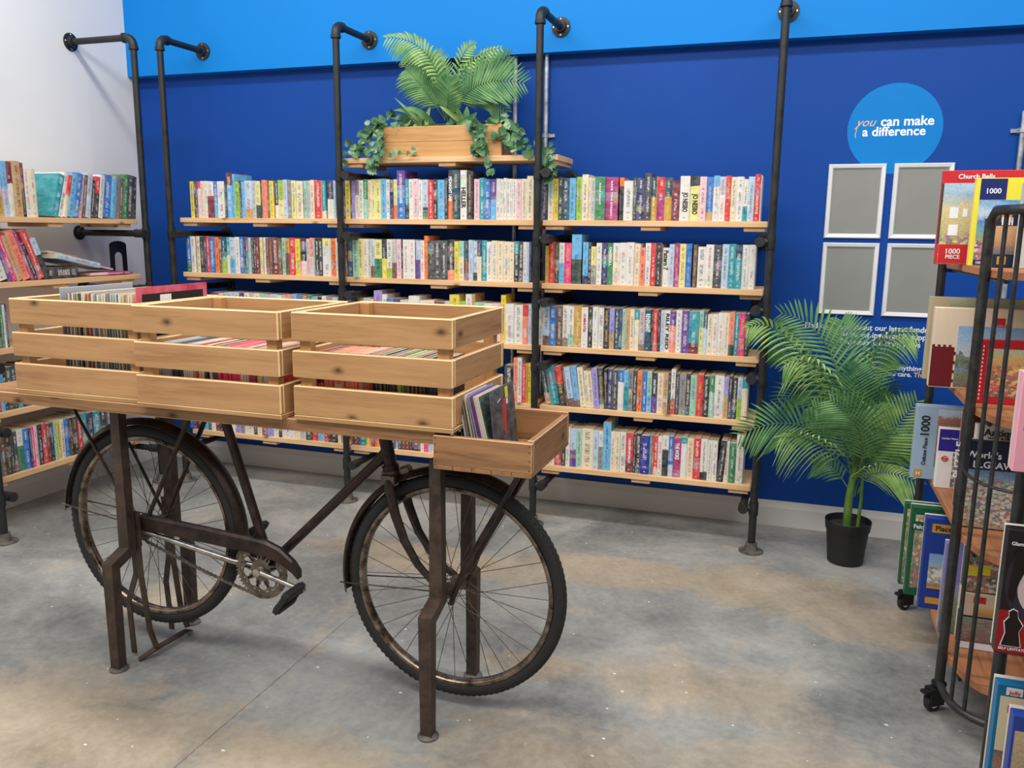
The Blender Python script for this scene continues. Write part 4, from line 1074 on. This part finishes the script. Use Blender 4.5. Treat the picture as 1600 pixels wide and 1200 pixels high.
# planter box with its plants on the top shelf
pl = thing('planter_box', (2.13,-.25,1.8065), 'reclaimed timber planter box on the top shelf of the middle bay', 'planter')
px0, px1, py0, py1, pz = 1.812, 2.447, -.345, -.16, 1.8066
for k in range(2):
    a = pz+.0745*k
    MB().cbox(px0, px1, py0, py0+.016, a, a+.0735, .0015, 0, 0).build('plank', M['planter'], pl)
    MB().cbox(px0, px1, py1-.016, py1, a, a+.0735, .0015, 0, 0).build('plank', M['planter'], pl)
    MB().cbox(px1-.016, px1, py0+.0165, py1-.0165, a, a+.0735, .0015, 0, 0).build('end_plank', M['bench_y'], pl)
    MB().cbox(px0, px0+.016, py0+.0165, py1-.0165, a, a+.0735, .0015, 0, 0).build('end_plank', M['bench_y'], pl)
MB().bb(px0+.0165, px1-.0165, py0+.0165, py1-.0165, pz, pz+.125).build('moss_filling', flat((44,60,34), .95, name='moss'), pl)
tp = thing('planter_palm', (2.13,-.25,1.92), 'feathery green artificial palm rising from the planter box', 'plant')
for (b_, m_, t_, nl, ll, mt, dr) in PALM2: frond(tp, b_, m_, t_, nl, ll, mt, dr)
def blade(parent, a, m_, c_, w, mat):
    P_ = bez(Vector(a), Vector(m_), Vector(c_), 8); mb = MB(); vs = []
    for i, p in enumerate(P_):
        t = (P_[min(8,i+1)]-P_[max(0,i-1)]).normalized(); s = t.cross(Vector((0,-1,0))).normalized(); ww = w*math.sin(PI*min(1,.25+.75*i/8))**.8 if i < 8 else .0005
        vs += [p+s*ww+Vector((0,-.3*ww,0)), p, p-s*ww+Vector((0,-.3*ww,0))]
    fs = []
    for q in range(8): o = q*3; fs += [(o,o+1,o+4,o+3),(o+1,o+2,o+5,o+4)]
    return mb.add(vs, fs).build('blade_leaf', M[mat], parent, True)
for (a, m_, c_, w, mt) in BLADES: blade(tp, a, m_, c_, w, mt)
def lobed(size):
    # outline of a small split leaf in local xy, tip at +y
    pts = [(0,0),(.16,-.06),(.36,.02),(.5,.18),(.3,.22),(.54,.36),(.3,.38),(.5,.56),(.26,.54),(.36,.76),(.14,.72),(0,1.0)]
    full = pts+[(-x,y) for x,y in pts[-2:0:-1]]
    return [(x*size, y*size) for x, y in full]
def vine_leaf(mb, p, d, nrm, size, mi):
    o = lobed(size); d = d.normalized(); s = d.cross(nrm).normalized(); n_ = s.cross(d)
    base = len(mb.v); c_ = p+d*size*.45-n_*size*.05
    vs = [c_]+[p+s*x+d*y+n_*(abs(x)*.35) for x, y in o]; n = len(o)
    mb.add(vs, [(0, 1+i, 1+(i+1)%n) for i in range(n)], mi)
def vine(parent, pts, n, size, seed, spread=.03, name='trailing_stem'):
    R = random.Random(seed); P_ = [Vector(p) for p in pts]; mb = MB(); mb.tube(P_, .0018, 5, 2)
    tot = len(P_)-1
    for i in range(n):
        f = (i+R.random())/n*tot; j = min(tot-1, int(f)); p = P_[j].lerp(P_[j+1], f-j)
        p = p+Vector((R.uniform(-spread,spread), R.uniform(-.02,.005), R.uniform(-spread,spread)))
        d = Vector((R.uniform(-1,1), R.uniform(-.5,.1), R.uniform(-1.1,.35))); nr = Vector((R.uniform(-.5,.5), -1, R.uniform(-.2,.7)))
        vine_leaf(mb, p, d, nr, size*R.uniform(.55,1.0), 1 if R.random() < .3 else 0)
    return mb.build(name, [M['ivy'], M['ivy_b'], M['stem']], parent)
v1 = thing('trailing_plant', (1.85,-.3,1.95), 'trailing monstera vine spilling over the left end of the planter box', 'plant', 'trailing vines in the planter')
vine(v1, [(2.0,-.28,1.955),(1.86,-.32,1.965),(1.76,-.33,1.94),(1.70,-.33,1.87),(1.69,-.34,1.82)], 46, .058, 3)
vine(v1, [(1.9,-.3,1.96),(1.80,-.36,1.95),(1.80,-.37,1.86),(1.79,-.38,1.80),(1.77,-.385,1.775)], 30, .055, 5)
vine(v1, [(1.69,-.33,1.86),(1.64,-.34,1.84),(1.63,-.35,1.80)], 10, .05, 8)
vine(v1, [(1.80,-.38,1.83),(1.87,-.385,1.825),(1.95,-.385,1.82),(2.02,-.385,1.825)], 7, .045, 9, .012)
vine(v1, [(1.72,-.3,1.965),(1.85,-.28,1.985),(1.98,-.27,1.97),(2.12,-.27,1.97),(2.24,-.28,1.97)], 34, .055, 11)
v2 = thing('trailing_plant', (2.42,-.33,1.95), 'trailing monstera vine hanging over the right end of the planter box', 'plant', 'trailing vines in the planter')
vine(v2, [(2.28,-.29,1.97),(2.33,-.36,1.94),(2.35,-.37,1.87),(2.36,-.38,1.82)], 40, .06, 13)
vine(v2, [(2.36,-.385,1.84),(2.40,-.39,1.78),(2.41,-.395,1.72)], 9, .05, 14, .014)
vine(v2, [(2.38,-.3,1.98),(2.44,-.34,1.94),(2.47,-.35,1.88),(2.55,-.355,1.85),(2.63,-.36,1.845)], 34, .055, 15)
vine(v2, [(2.68,-.36,1.84),(2.71,-.385,1.80),(2.71,-.39,1.74),(2.70,-.39,1.70)], 20, .055, 16, .02)
vine(v2, [(2.40,-.28,1.96),(2.48,-.27,1.95),(2.52,-.28,1.93)], 8, .06, 17)

# ------------------------------------------------------------------ puzzle carts
ZC = [1.358, .962, .576, .188]
def outline(x0, x1, y1, ins=0.0, n=10, dpt=.22):
    """D-shaped end: from (x0,y1) round to (x1,y1), bulging toward -y"""
    cx = (x0+x1)/2; rx = (x1-x0)/2-ins; pts = []
    for i in range(n+1):
        t = PI+PI*i/n; e = .55
        c_, s_ = math.cos(t), math.sin(t)
        pts.append((cx+rx*math.copysign(abs(c_)**e, c_), y1-(dpt-ins)*abs(s_)**.8))
    return pts
def cart(x0, x1, y0, y1, label, far_end=False):
    o = thing('display_cart', ((x0+x1)/2, (y0+y1)/2, 0), label, 'cart', 'black tube display carts')
    r = .0145
    for (px, py) in ((x0,y0),(x1,y0),(x0,y1),(x1,y1)):
        MB().tube([(px,py,.085),(px,py,1.50)], r, 14).build('post', M['cart'], o, True)
        c_ = thing('c', (0,0,0), '', ''); bpy.data.objects.remove(c_)
        cb = MB(); cb.lathe((px,py,.072), (0,0,1), [(0,.012),(.013,.022),(.02,.022)], 14)
        a = Matrix.Rotation(.6, 3, 'Z')
        for s in (-1, 1):
            cb.box(Vector((px,py,.048))+a @ Vector((-.012,s*.014,0)), (.05,.004,.052), 0, a)
        cb.box(Vector((px,py,.074))+a @ Vector((-.012,0,0)), (.052,.032,.008), 0, a)
        cb.box(Vector((px,py,.062))+a @ Vector((-.045,0,.004)), (.022,.026,.010), 0, a)
        cs = cb.build('caster', M['black_plastic'], o)
        w = MB(); ax = a @ Vector((0,1,0)); w.lathe(Vector((px,py,.0255))+a @ Vector((-.018,-.011,0)), ax, [(0,.022),(.003,.0252),(.019,.0252),(.022,.022)], 24); w.build('caster_wheel', M['rubber'], cs, True)
        w = MB(); w.lathe(Vector((px,py,.0255))+a @ Vector((-.018,-.0125,0)), ax, [(0,.011),(.0015,.013)], 18); w.build('wheel_hub', M['alu'], cs)
    for z in ZC:
        pts = [(x0+.012,y0),(x0+.012,y1)]+[p for p in outline(x0+.012,x1-.012,y1,.012)[1:-1]]+[(x1-.012,y1),(x1-.012,y0)]
        n = len(pts); vs = [(x,y,z-.02) for x,y in pts]+[(x,y,z) for x,y in pts]
        fs = [tuple(range(n)), tuple(range(2*n-1,n-1,-1))]+[(i,n+i,n+(i+1)%n,(i+1)%n) for i in range(n)]
        MB().add(vs, fs).build('shelf', M['cart_wood'], o)
        MB().tube([(x0+.035,y0,z-.027),(x0+.035,y1-.1,z-.027)], .006, 8).build('shelf_rail', M['cart'], o, True)
        MB().tube([(x0,y0,z-.032),(x1,y0,z-.032)], .006, 8).build('shelf_rail', M['cart'], o, True)
    ends = [y1]
    for ye in ends:
        ol = outline(x0, x1, ye, 0, 20)
        low = [(x,y,.092) for x,y in ol]; MB().tube(low, .0115, 10).build('end_rail', M['cart'], o, True)
        mid = [(x,y,.775) for x,y in ol]; MB().tube(mid, .005, 8).build('end_rail', M['cart'], o, True)
        zt = 1.50; top = [(x0,ye,zt-.04)]
        top = [(x0,ye,zt-.03),(x0+.002,ye-.01,zt)]+[(x,y-.012,zt+.022) for x,y in ol[1:-1]]+[(x1-.002,ye-.01,zt),(x1,ye,zt-.03)]
        MB().tube(top, .0135, 12).build('top_rail', M['cart'], o, True)
        for k in (3, 5, 8, 12, 15, 17):
            x, y = ol[k]; MB().tube([(x,y,.092),(x,y,1.515)], .0062, 8).build('end_bar', M['cart'], o, True)
    for yy in (y0+.22, y0+.52): MB().tube([(x1,yy,.10),(x1,yy,1.34)], .005, 8).build('back_bar', M['cart'], o, True)
    return o
cart(4.335, 4.80, -.83, -1.58, 'black tube display cart of jigsaws, farther one beside the wall frames')
cart(4.335, 4.80, -2.212, -2.98, 'black tube display cart of jigsaws, nearer one cut off by the right edge')

def art(name, stops, blot=None, scale=9, amt=.35, seed=0, dist=1.5):
    """printed picture: bands of colour from bottom to top with patches of detail"""
    m, nt, b = newmat(name, .35, 0, .5)
    tcn = node(nt, 'ShaderNodeTexCoord'); s = node(nt, 'ShaderNodeSeparateXYZ'); L(nt, tcn.outputs['Generated'], s.inputs[0])
    mp = node(nt, 'ShaderNodeMapping'); mp.inputs['Location'].default_value = (seed*3.7, 0, seed*1.9); L(nt, tcn.outputs['Generated'], mp.inputs[0])
    n = noise(nt, mp.outputs[0], scale*.6, 5, .65, dist)
    f = math_n(nt, 'ADD', s.outputs[2], math_n(nt, 'MULTIPLY', math_n(nt, 'SUBTRACT', n.outputs[0], .5), amt))
    c = ramp(nt, f, stops).outputs[0]
    if blot:
        z0, z1, cols, bs = blot
        v = node(nt, 'ShaderNodeTexVoronoi'); v.inputs['Scale'].default_value = bs; L(nt, mp.outputs[0], v.inputs['Vector'])
        sc = nt.nodes.new('ShaderNodeSeparateColor'); L(nt, v.outputs['Color'], sc.inputs[0])
        k = len(cols); cc = ramp(nt, sc.outputs[0], [(i/k, lin(x)) for i, x in enumerate(cols)], 'CONSTANT').outputs[0]
        band = math_n(nt, 'MULTIPLY', math_n(nt, 'GREATER_THAN', f, z0), math_n(nt, 'LESS_THAN', f, z1))
        pick = math_n(nt, 'GREATER_THAN', sc.outputs[1], .3)
        c = mix(nt, math_n(nt, 'MULTIPLY', math_n(nt, 'MULTIPLY', band, pick), .9), c, cc)
    c = mix(nt, .22, c, ramp(nt, noise(nt, mp.outputs[0], scale*4, 4, .7).outputs[0], [(.3, (20,20,22)), (.7, (255,255,250))]).outputs[0])
    L(nt, c, b.inputs['Base Color']); return m
def jig(x0, z, yf, w, h, d, rgb, label, pics=(), texts=(), lean=0, side=None, group='jigsaw boxes on the display carts', rz=0):
    """jigsaw box standing with its lid facing -y. pics: (u0,u1,v0,v1,mat,name); texts: (string,mat,u,v,width,rot)"""
    o = thing('jigsaw_box', (x0, yf, z), label, 'jigsaw', group); OFF[o.name] = Vector((0,0,0))
    base = flat(rgb, .4, name='box_card')
    MB().cbox(0, w, 0, d*.62, .0008, h, .0015, 0, 0).build('lid', base, o)
    MB().cbox(.002, w-.002, d*.62, d, .0018, h-.002, .001, 0, 0).build('box_base', side or flat((214,206,190), .6, name='box_tray_card'), o)
    for k, (u0, u1, v0, v1, mt, nm) in enumerate(pics): MB().bb(u0, u1, -.0006-.0003*min(k,2), -.0001, v0, v1).build(nm, mt, o)
    for t in texts:
        st, mt, u, v, wd, rt = t[:6]
        text(st, M[mt] if isinstance(mt, str) else mt, o, (u, -.0018, v), width=wd, rot=rt, name='print', bold=.02, depth=.0004)
    o.rotation_euler = (lean, 0, rz); return o
"""boxes"""
redm = flat((206,38,44), .4, name='red_print'); ylw = flat((248,232,60), .4, name='yellow_print'); navy = flat((24,38,110), .4, name='navy_print')
w_ = M['white_text']; prp = flat((48,36,140), .4, name='purple_blue_print'); goldm = flat((206,150,60), .4, name='gold_print')
jig(4.262, ZC[0], -1.16, .27, .302, .05, (206,38,44), 'red-topped village street jigsaw box on the top shelf of the farther cart',
    [(.006,.27,.002,.262, art('village_street_picture', [(0,(120,140,70)),(.2,(150,130,96)),(.38,(196,176,110)),(.7,(226,206,140)),(.86,(150,190,220)),(1,(180,214,236))], (.0,.35,[(200,90,110),(90,120,60),(150,90,150),(230,210,120)],26)), 'picture'),
     (.008,.112,.004,.066, redm, 'badge'), (.03,.055,.15,.185, w_, 'window_print'), (.03,.058,.095,.13, w_, 'window_print'), (.068,.082,.155,.18, w_, 'window_print'), (.0,.006,.07,.26, flat((34,64,44),.5,name='dark_green_print'), 'side_strip')],
    [('Church Bells', 'white_text', .045, .276, .105, R_FRONT), ('1000', 'white_text', .03, .036, .042, R_FRONT), ('PIECE', 'white_text', .03, .020, .042, R_FRONT)])
bg = jig(4.345, ZC[0], -1.26, .27, .272, .05, (246,232,64), 'blue and yellow seaside jigsaw box leaning in front of the village one',
    [(.012,.27,.02,.205, art('seaside_picture', [(0,(60,90,50)),(.2,(210,90,120)),(.35,(150,170,110)),(.55,(60,160,200)),(.66,(40,120,200)),(.78,(200,226,240)),(1,(40,150,220))], (.0,.33,[(230,120,150),(70,110,60),(240,220,230),(120,60,90)],24)), 'picture'),
     (.012,.085,.206,.27, navy, 'brand_panel'), (.012,.12,.004,.0195, navy, 'lower_strip')],
    [('1000', 'white_text', .03, .225, .04, R_FRONT), ('1000 PIECE', 'white_text', .02, .008, .05, R_FRONT)])
jig(4.392, ZC[0], -1.36, .2, .178, .045, (20,40,70), 'dark blue jigsaw box with orange stars seen through the end bars',
    [(.0,.2,.04,.125, art('owl_picture', [(0,(30,60,90)),(.5,(200,140,70)),(1,(220,170,110))], None), 'picture'), (.012,.04,.135,.165, goldm, 'orange_star'), (.012,.036,.01,.034, goldm, 'orange_star')],
    [('Mi', 'white_text', .014, .128, .03, R_FRONT)])
jig(4.442, ZC[0], -1.43, .25, .25, .05, (200,204,206), 'silver and green jigsaw box at the right edge of the top cart shelf',
    [(.0,.25,.12,.23, art('woodland_picture', [(0,(40,80,40)),(.5,(110,140,70)),(1,(160,180,110))], None), 'picture')])
jig(4.27, ZC[1], -1.10, .34, .285, .05, (190,176,140), 'olive and sand jigsaw box standing behind the cream one', [(.06,.34,.255,.283, art('field_picture', [(0,(150,160,110)),(1,(190,190,150))], None), 'picture')])
jig(4.266, ZC[1], -1.26, .36, .262, .055, (232,212,186), 'cream jigsaw box with dark red panel and river picture on the second cart shelf',
    [(.0,.066,.004,.135, flat((112,24,34),.4,name='dark_red_print'), 'red_panel'),
     *[(.0+.016*i,.008+.016*i,.135,.142,flat((112,24,34),.4,name='dark_red_print'),'puzzle_tab_print') for i in range(4)], *[(.066,.071,.02+.03*i,.03+.03*i,flat((112,24,34),.4,name='dark_red_print'),'puzzle_tab_print') for i in range(4)],
     (.072,.34,.006,.205, art('river_picture', [(0,(70,60,30)),(.18,(100,110,60)),(.3,(90,130,170)),(.42,(60,80,50)),(.56,(190,200,210)),(.8,(150,190,230)),(1,(120,170,220))], (.3,.6,[(40,70,40),(60,90,50),(90,110,60)],14)), 'picture'),
     (.172,.202,.214,.234, redm, 'red_diamond')],
    [('PUZZLE', 'pink_text', .165, .206, .045, R_FRONT)])
o_ = bpy.data.objects
tl = jig(4.362, ZC[1], -1.50, .24, .19, .05, (200,28,44), 'red-bordered tulip jigsaw box between the cart end bars',
    [(.02,.24,.02,.165, art('tulip_picture', [(0,(50,50,20)),(.3,(150,50,40)),(.6,(220,120,50)),(.8,(230,190,90)),(1,(200,216,190))], (.05,.66,[(226,60,60),(240,160,50),(200,40,90),(90,120,40),(230,210,90)],20)), 'picture')]
    + [(.006,.009,.012+.012*i,.018+.012*i, w_, 'white_dot') for i in range(14)])
jig(4.277, ZC[2], -.99, .26, .272, .055, (160,184,208), 'pale blue thousand-piece jigsaw box with red rock picture, third cart shelf',
    [(.072,.25,.05,.262, art('red_rock_picture', [(0,(60,40,30)),(.3,(150,60,36)),(.7,(178,84,50)),(.84,(170,90,60)),(.9,(190,210,225)),(1,(200,220,235))], None), 'picture'), (.010,.036,.008,.036, goldm, 'gold_badge')],
    [('1000', 'black_text', .046, .165, .072, R_UP), ('Deluxe Piece', 'black_text', .044, .055, .10, R_UP), ('H', 'white_text', .017, .014, .012, R_FRONT)])
jig(4.343, ZC[2], -1.09, .2, .215, .05, (238,236,232), 'white and purple-blue jigsaw box with a red ring symbol, third cart shelf',
    [(.0,.2,.135,.213, prp, 'purple_panel'), (.048,.2,.006,.130, art('street_collage_picture', [(0,(80,80,60)),(.5,(150,140,90)),(1,(60,60,50))], (.0,1,[(180,160,60),(60,50,40),(200,200,190),(120,90,70)],12)), 'picture')],
    [('London Views', 'white_text', .008, .178, .05, R_FRONT)])
rg = MB().arc_ring((4.366,-1.0925,ZC[2]+.108), .0085, [(-.0015,-.0006),(.0015,-.0006),(.0015,.0006),(-.0015,.0006)], 0, 2*PI, 28); rg.bb(4.354,4.378,-1.0932,-1.0925,ZC[2]+.106,ZC[2]+.110)
box_ = [x for x in COL.objects if x.name.startswith('jigsaw_box') and 'ring symbol' in x.get('label','')][0]
OFF[box_.name] = box_.location.copy(); rg.build('red_ring', redm, box_); 
jig(4.372, ZC[2], -1.30, .2, .325, .04, (92,24,36), 'dark maroon jigsaw box standing behind the navy one', [], [('PUZZLE', 'white_text', .012, .1, .12, R_UP)])
jig(4.395, ZC[2], -1.40, .22, .30, .045, (226,222,212), 'off-white antique jigsaw box rising behind the navy one',
    [], [('Antique', 'black_text', .02, .268, .10, R_FRONT), ('JIGSAW', 'black_text', .03, .25, .07, R_FRONT)])
jig(4.344, ZC[2], -1.51, .25, .272, .05, (22,32,66), 'navy jigsaw box with a crowded white snowy picture, third cart shelf',
    [(.0,.25,.004,.185, art('snowy_crowd_picture', [(0,(160,120,70)),(.15,(200,190,170)),(.6,(214,212,196)),(.85,(120,170,200)),(1,(60,120,170))], (.05,.85,[(220,216,200),(180,170,150),(196,60,70),(110,130,90),(240,240,236),(90,110,130)],26), 10), 'picture')],
    [("World's", 'white_text', .008, .222, .095, R_FRONT), ('LLGSAW', 'white_text', .03, .192, .11, R_FRONT)])
fal = art('garden_picture', [(0,(90,70,60)),(.3,(140,110,80)),(.6,(150,150,90)),(.85,(190,180,130)),(1,(220,210,190))], (.0,.95,[(200,90,110),(90,120,60),(150,110,80),(220,200,180),(70,90,50)],22))
jig(4.262, ZC[3], -1.06, .16, .312, .05, (24,92,58), 'green-edged garden jigsaw box, rearmost on the bottom cart shelf', [(.008,.15,.008,.29, fal, 'picture')])
jig(4.272, ZC[3], -1.15, .18, .328, .055, (24,92,58), 'green jigsaw box with oval white logo and flower picture, bottom cart shelf',
    [(.014,.17,.03,.30, fal, 'picture'), (.006,.066,.244,.276, flat((20,80,50),.4,name='green_logo'), 'logo_panel')], [('Falcon', 'white_text', .010, .251, .052, R_FRONT)])
jig(4.305, ZC[3], -1.25, .2, .325, .06, (30,60,150), 'royal blue jigsaw box with temple picture on the bottom cart shelf',
    [(.02,.18,.085,.20, art('temple_picture', [(0,(120,110,90)),(.3,(210,206,196)),(.6,(150,180,210)),(1,(90,150,220))], (.1,.6,[(230,226,216),(180,170,150),(120,110,100)],12)), 'picture'), (.02,.18,.275,.306, goldm, 'gold_panel'), (.02,.18,.02,.042, goldm, 'gold_panel'), (.02,.18,.075,.084, goldm, 'gold_strip')],
    [('Places', 'black_text', .03, .283, .06, R_FRONT)])
jig(4.342, ZC[3], -1.43, .2, .305, .045, (128,124,190), 'lavender jigsaw box with leafy lower half on the bottom cart shelf',
    [(.0,.2,.004,.17, art('leafy_picture', [(0,(40,60,40)),(.6,(80,120,70)),(1,(128,124,190))], None), 'picture'), (.006,.026,.20,.222, flat((220,214,180),.5,name='price_label'), 'price_label')])
jig(4.388, ZC[3], -1.52, .24, .105, .10, (60,44,40), 'landscape jigsaw box lying flat, lowest of the stack behind the end bars',
    [(.0,.24,.024,.104, art('rocky_shore_picture', [(0,(90,40,40)),(.4,(150,80,60)),(.7,(110,130,110)),(1,(120,150,140))], (.1,.9,[(120,70,60),(90,110,100),(160,120,90)],14)), 'picture'), (.0,.24,.002,.023, w_, 'white_strip')])
jig(4.388, ZC[3]+.1062, -1.515, .22, .075, .10, (228,206,180), 'cream jigsaw box with orange picture, middle of the flat stack on the bottom cart shelf',
    [(.03,.2,.004,.04, art('canyon_picture', [(0,(190,110,50)),(.6,(226,170,90)),(1,(236,210,160))], None), 'picture'), (.028,.062,.045,.066, redm, 'red_logo')])
jig(4.388, ZC[3]+.1822, -1.51, .22, .15, .10, (90,110,90), 'colourful jigsaw box with yellow stickers, top of the flat stack on bottom cart shelf',
    [(.0,.22,.004,.148, art('busy_market_picture', [(0,(120,110,90)),(.5,(160,120,90)),(1,(90,140,120))], (.0,1,[(210,120,90),(70,110,100),(230,220,200),(60,60,60),(190,60,60)],16)), 'picture')])
for (sx, sy) in ((.006,.055),(.04,.06)):
    q = [x for x in COL.objects if 'yellow stickers' in x.get('label','')][0]; MB().bb(sx, sx+.026, -.0012, -.0007, sy, sy+.032).build('price_sticker', ylw, q)
# nearer cart
gb = jig(4.286, ZC[2], -2.36, .25, .278, .05, (22,20,26), "black jigsaw box with a dark-haired woman's face on it, nearer cart",
    [(.0,.25,.004,.10, flat((150,22,28),.4,name='red_panel_print'), 'red_panel')],
    [('SELF LEVITATION', 'white_text', .006, .012, .062, R_FRONT), ('Glam Show', 'white_text', .008, .245, .05, R_FRONT)])
OFF[gb.name] = Vector((0,0,0))
def blob(pts, y, name, mat, par, t=.0006):
    n = len(pts); vs = [(a, y, b_) for a, b_ in pts]+[(a, y+t, b_) for a, b_ in pts]
    return MB().add(vs, [tuple(range(n)), tuple(range(2*n-1,n-1,-1))]+[(i,n+i,n+(i+1)%n,(i+1)%n) for i in range(n)]).build(name, mat, par)
def ell(cx, cz, rx, rz, n=28): return [(cx+rx*math.cos(2*PI*i/n), cz+rz*math.sin(2*PI*i/n)) for i in range(n)]
hairm = flat((12,11,14), .5, name='black_hair_print'); skin = flat((206,190,196), .5, name='pale_skin_print')
blob(ell(.062,.165,.058,.088), -.0012, 'hair_print', flat((40,38,50),.5,name='hair_sheen_print'), gb)
blob(ell(.064,.158,.036,.060), -.0020, 'face_print', skin, gb)
blob([(.018,.235),(.11,.235),(.105,.200),(.07,.206),(.040,.196),(.030,.165),(.022,.12),(.012,.13)], -.0028, 'fringe_print', hairm, gb)
for ex in (.047,.078): blob(ell(ex,.172,.009,.0035,14), -.0028, 'eye_print', hairm, gb)
blob(ell(.064,.125,.011,.0045,14), -.0028, 'lips_print', redm, gb)
fig = [(.010,.022),(.046,.022),(.040,.055),(.046,.070),(.036,.086),(.034,.100),(.026,.104),(.019,.098),(.020,.086),(.012,.074),(.016,.050)]
fc = (.028,.062); blob([(fc[0]+(a-fc[0])*1.12, fc[1]+(b_-fc[1])*1.05) for a, b_ in fig], -.0018, 'figure_outline_print', M['white_text'], gb)
blob(fig, -.0028, 'figure_print', hairm, gb)
jig(4.292, ZC[1], -2.30, .24, .215, .05, (240,170,190), 'pink jigsaw box with blue picture at the right edge, nearer cart',
    [(.012,.23,.09,.2, art('blue_water_picture', [(0,(40,100,170)),(.6,(90,170,210)),(1,(170,210,230))], None), 'picture'), (.02,.05,.035,.06, ylw, 'yellow_dot')])
jig(4.316, ZC[3], -2.30, .26, .290, .05, (20,112,160), 'cream and teal-blue jigsaw box with red logo, bottom shelf of nearer cart',
    [(.008,.255,.13,.262, flat((224,210,176),.5,name='cream_print'), 'cream_panel'), (.008,.255,.004,.13, art('harbour_picture', [(0,(90,100,96)),(.6,(110,116,112)),(.8,(150,90,60)),(1,(70,56,50))], None), 'picture'), (.018,.05,.266,.284, w_, 'logo_panel')],
    [('Jolly', 'pink_text', .022, .269, .024, R_FRONT), ('11', 'pink_text', .024, .225, .016, R_FRONT)])
tn = jig(4.322, ZC[3], -2.42, .24, .285, .05, (38,70,160), 'blue jigsaw box with a stone arch picture and yellow sticker, lowest at the right edge',
    [(.006,.24,.004,.25, art('stone_wall_picture', [(0,(120,110,90)),(.5,(150,130,90)),(1,(200,180,130))], None), 'picture'), (.028,.07,.205,.245, ylw, 'price_sticker')])
OFF[tn.name] = Vector((0,0,0))
blob([(.03,.02),(.03,.13),(.045,.17),(.075,.195),(.12,.2),(.16,.18),(.18,.02)], -.0014, 'arch_print', flat((206,196,160), .6, name='pale_stone_print'), tn)
blob([(.045,.01),(.045,.13),(.06,.16),(.08,.178),(.12,.182),(.15,.165),(.165,.01)], -.0022, 'tunnel_print', flat((52,54,50), .6, name='tunnel_print'), tn)
bpy.context.view_layer.update()
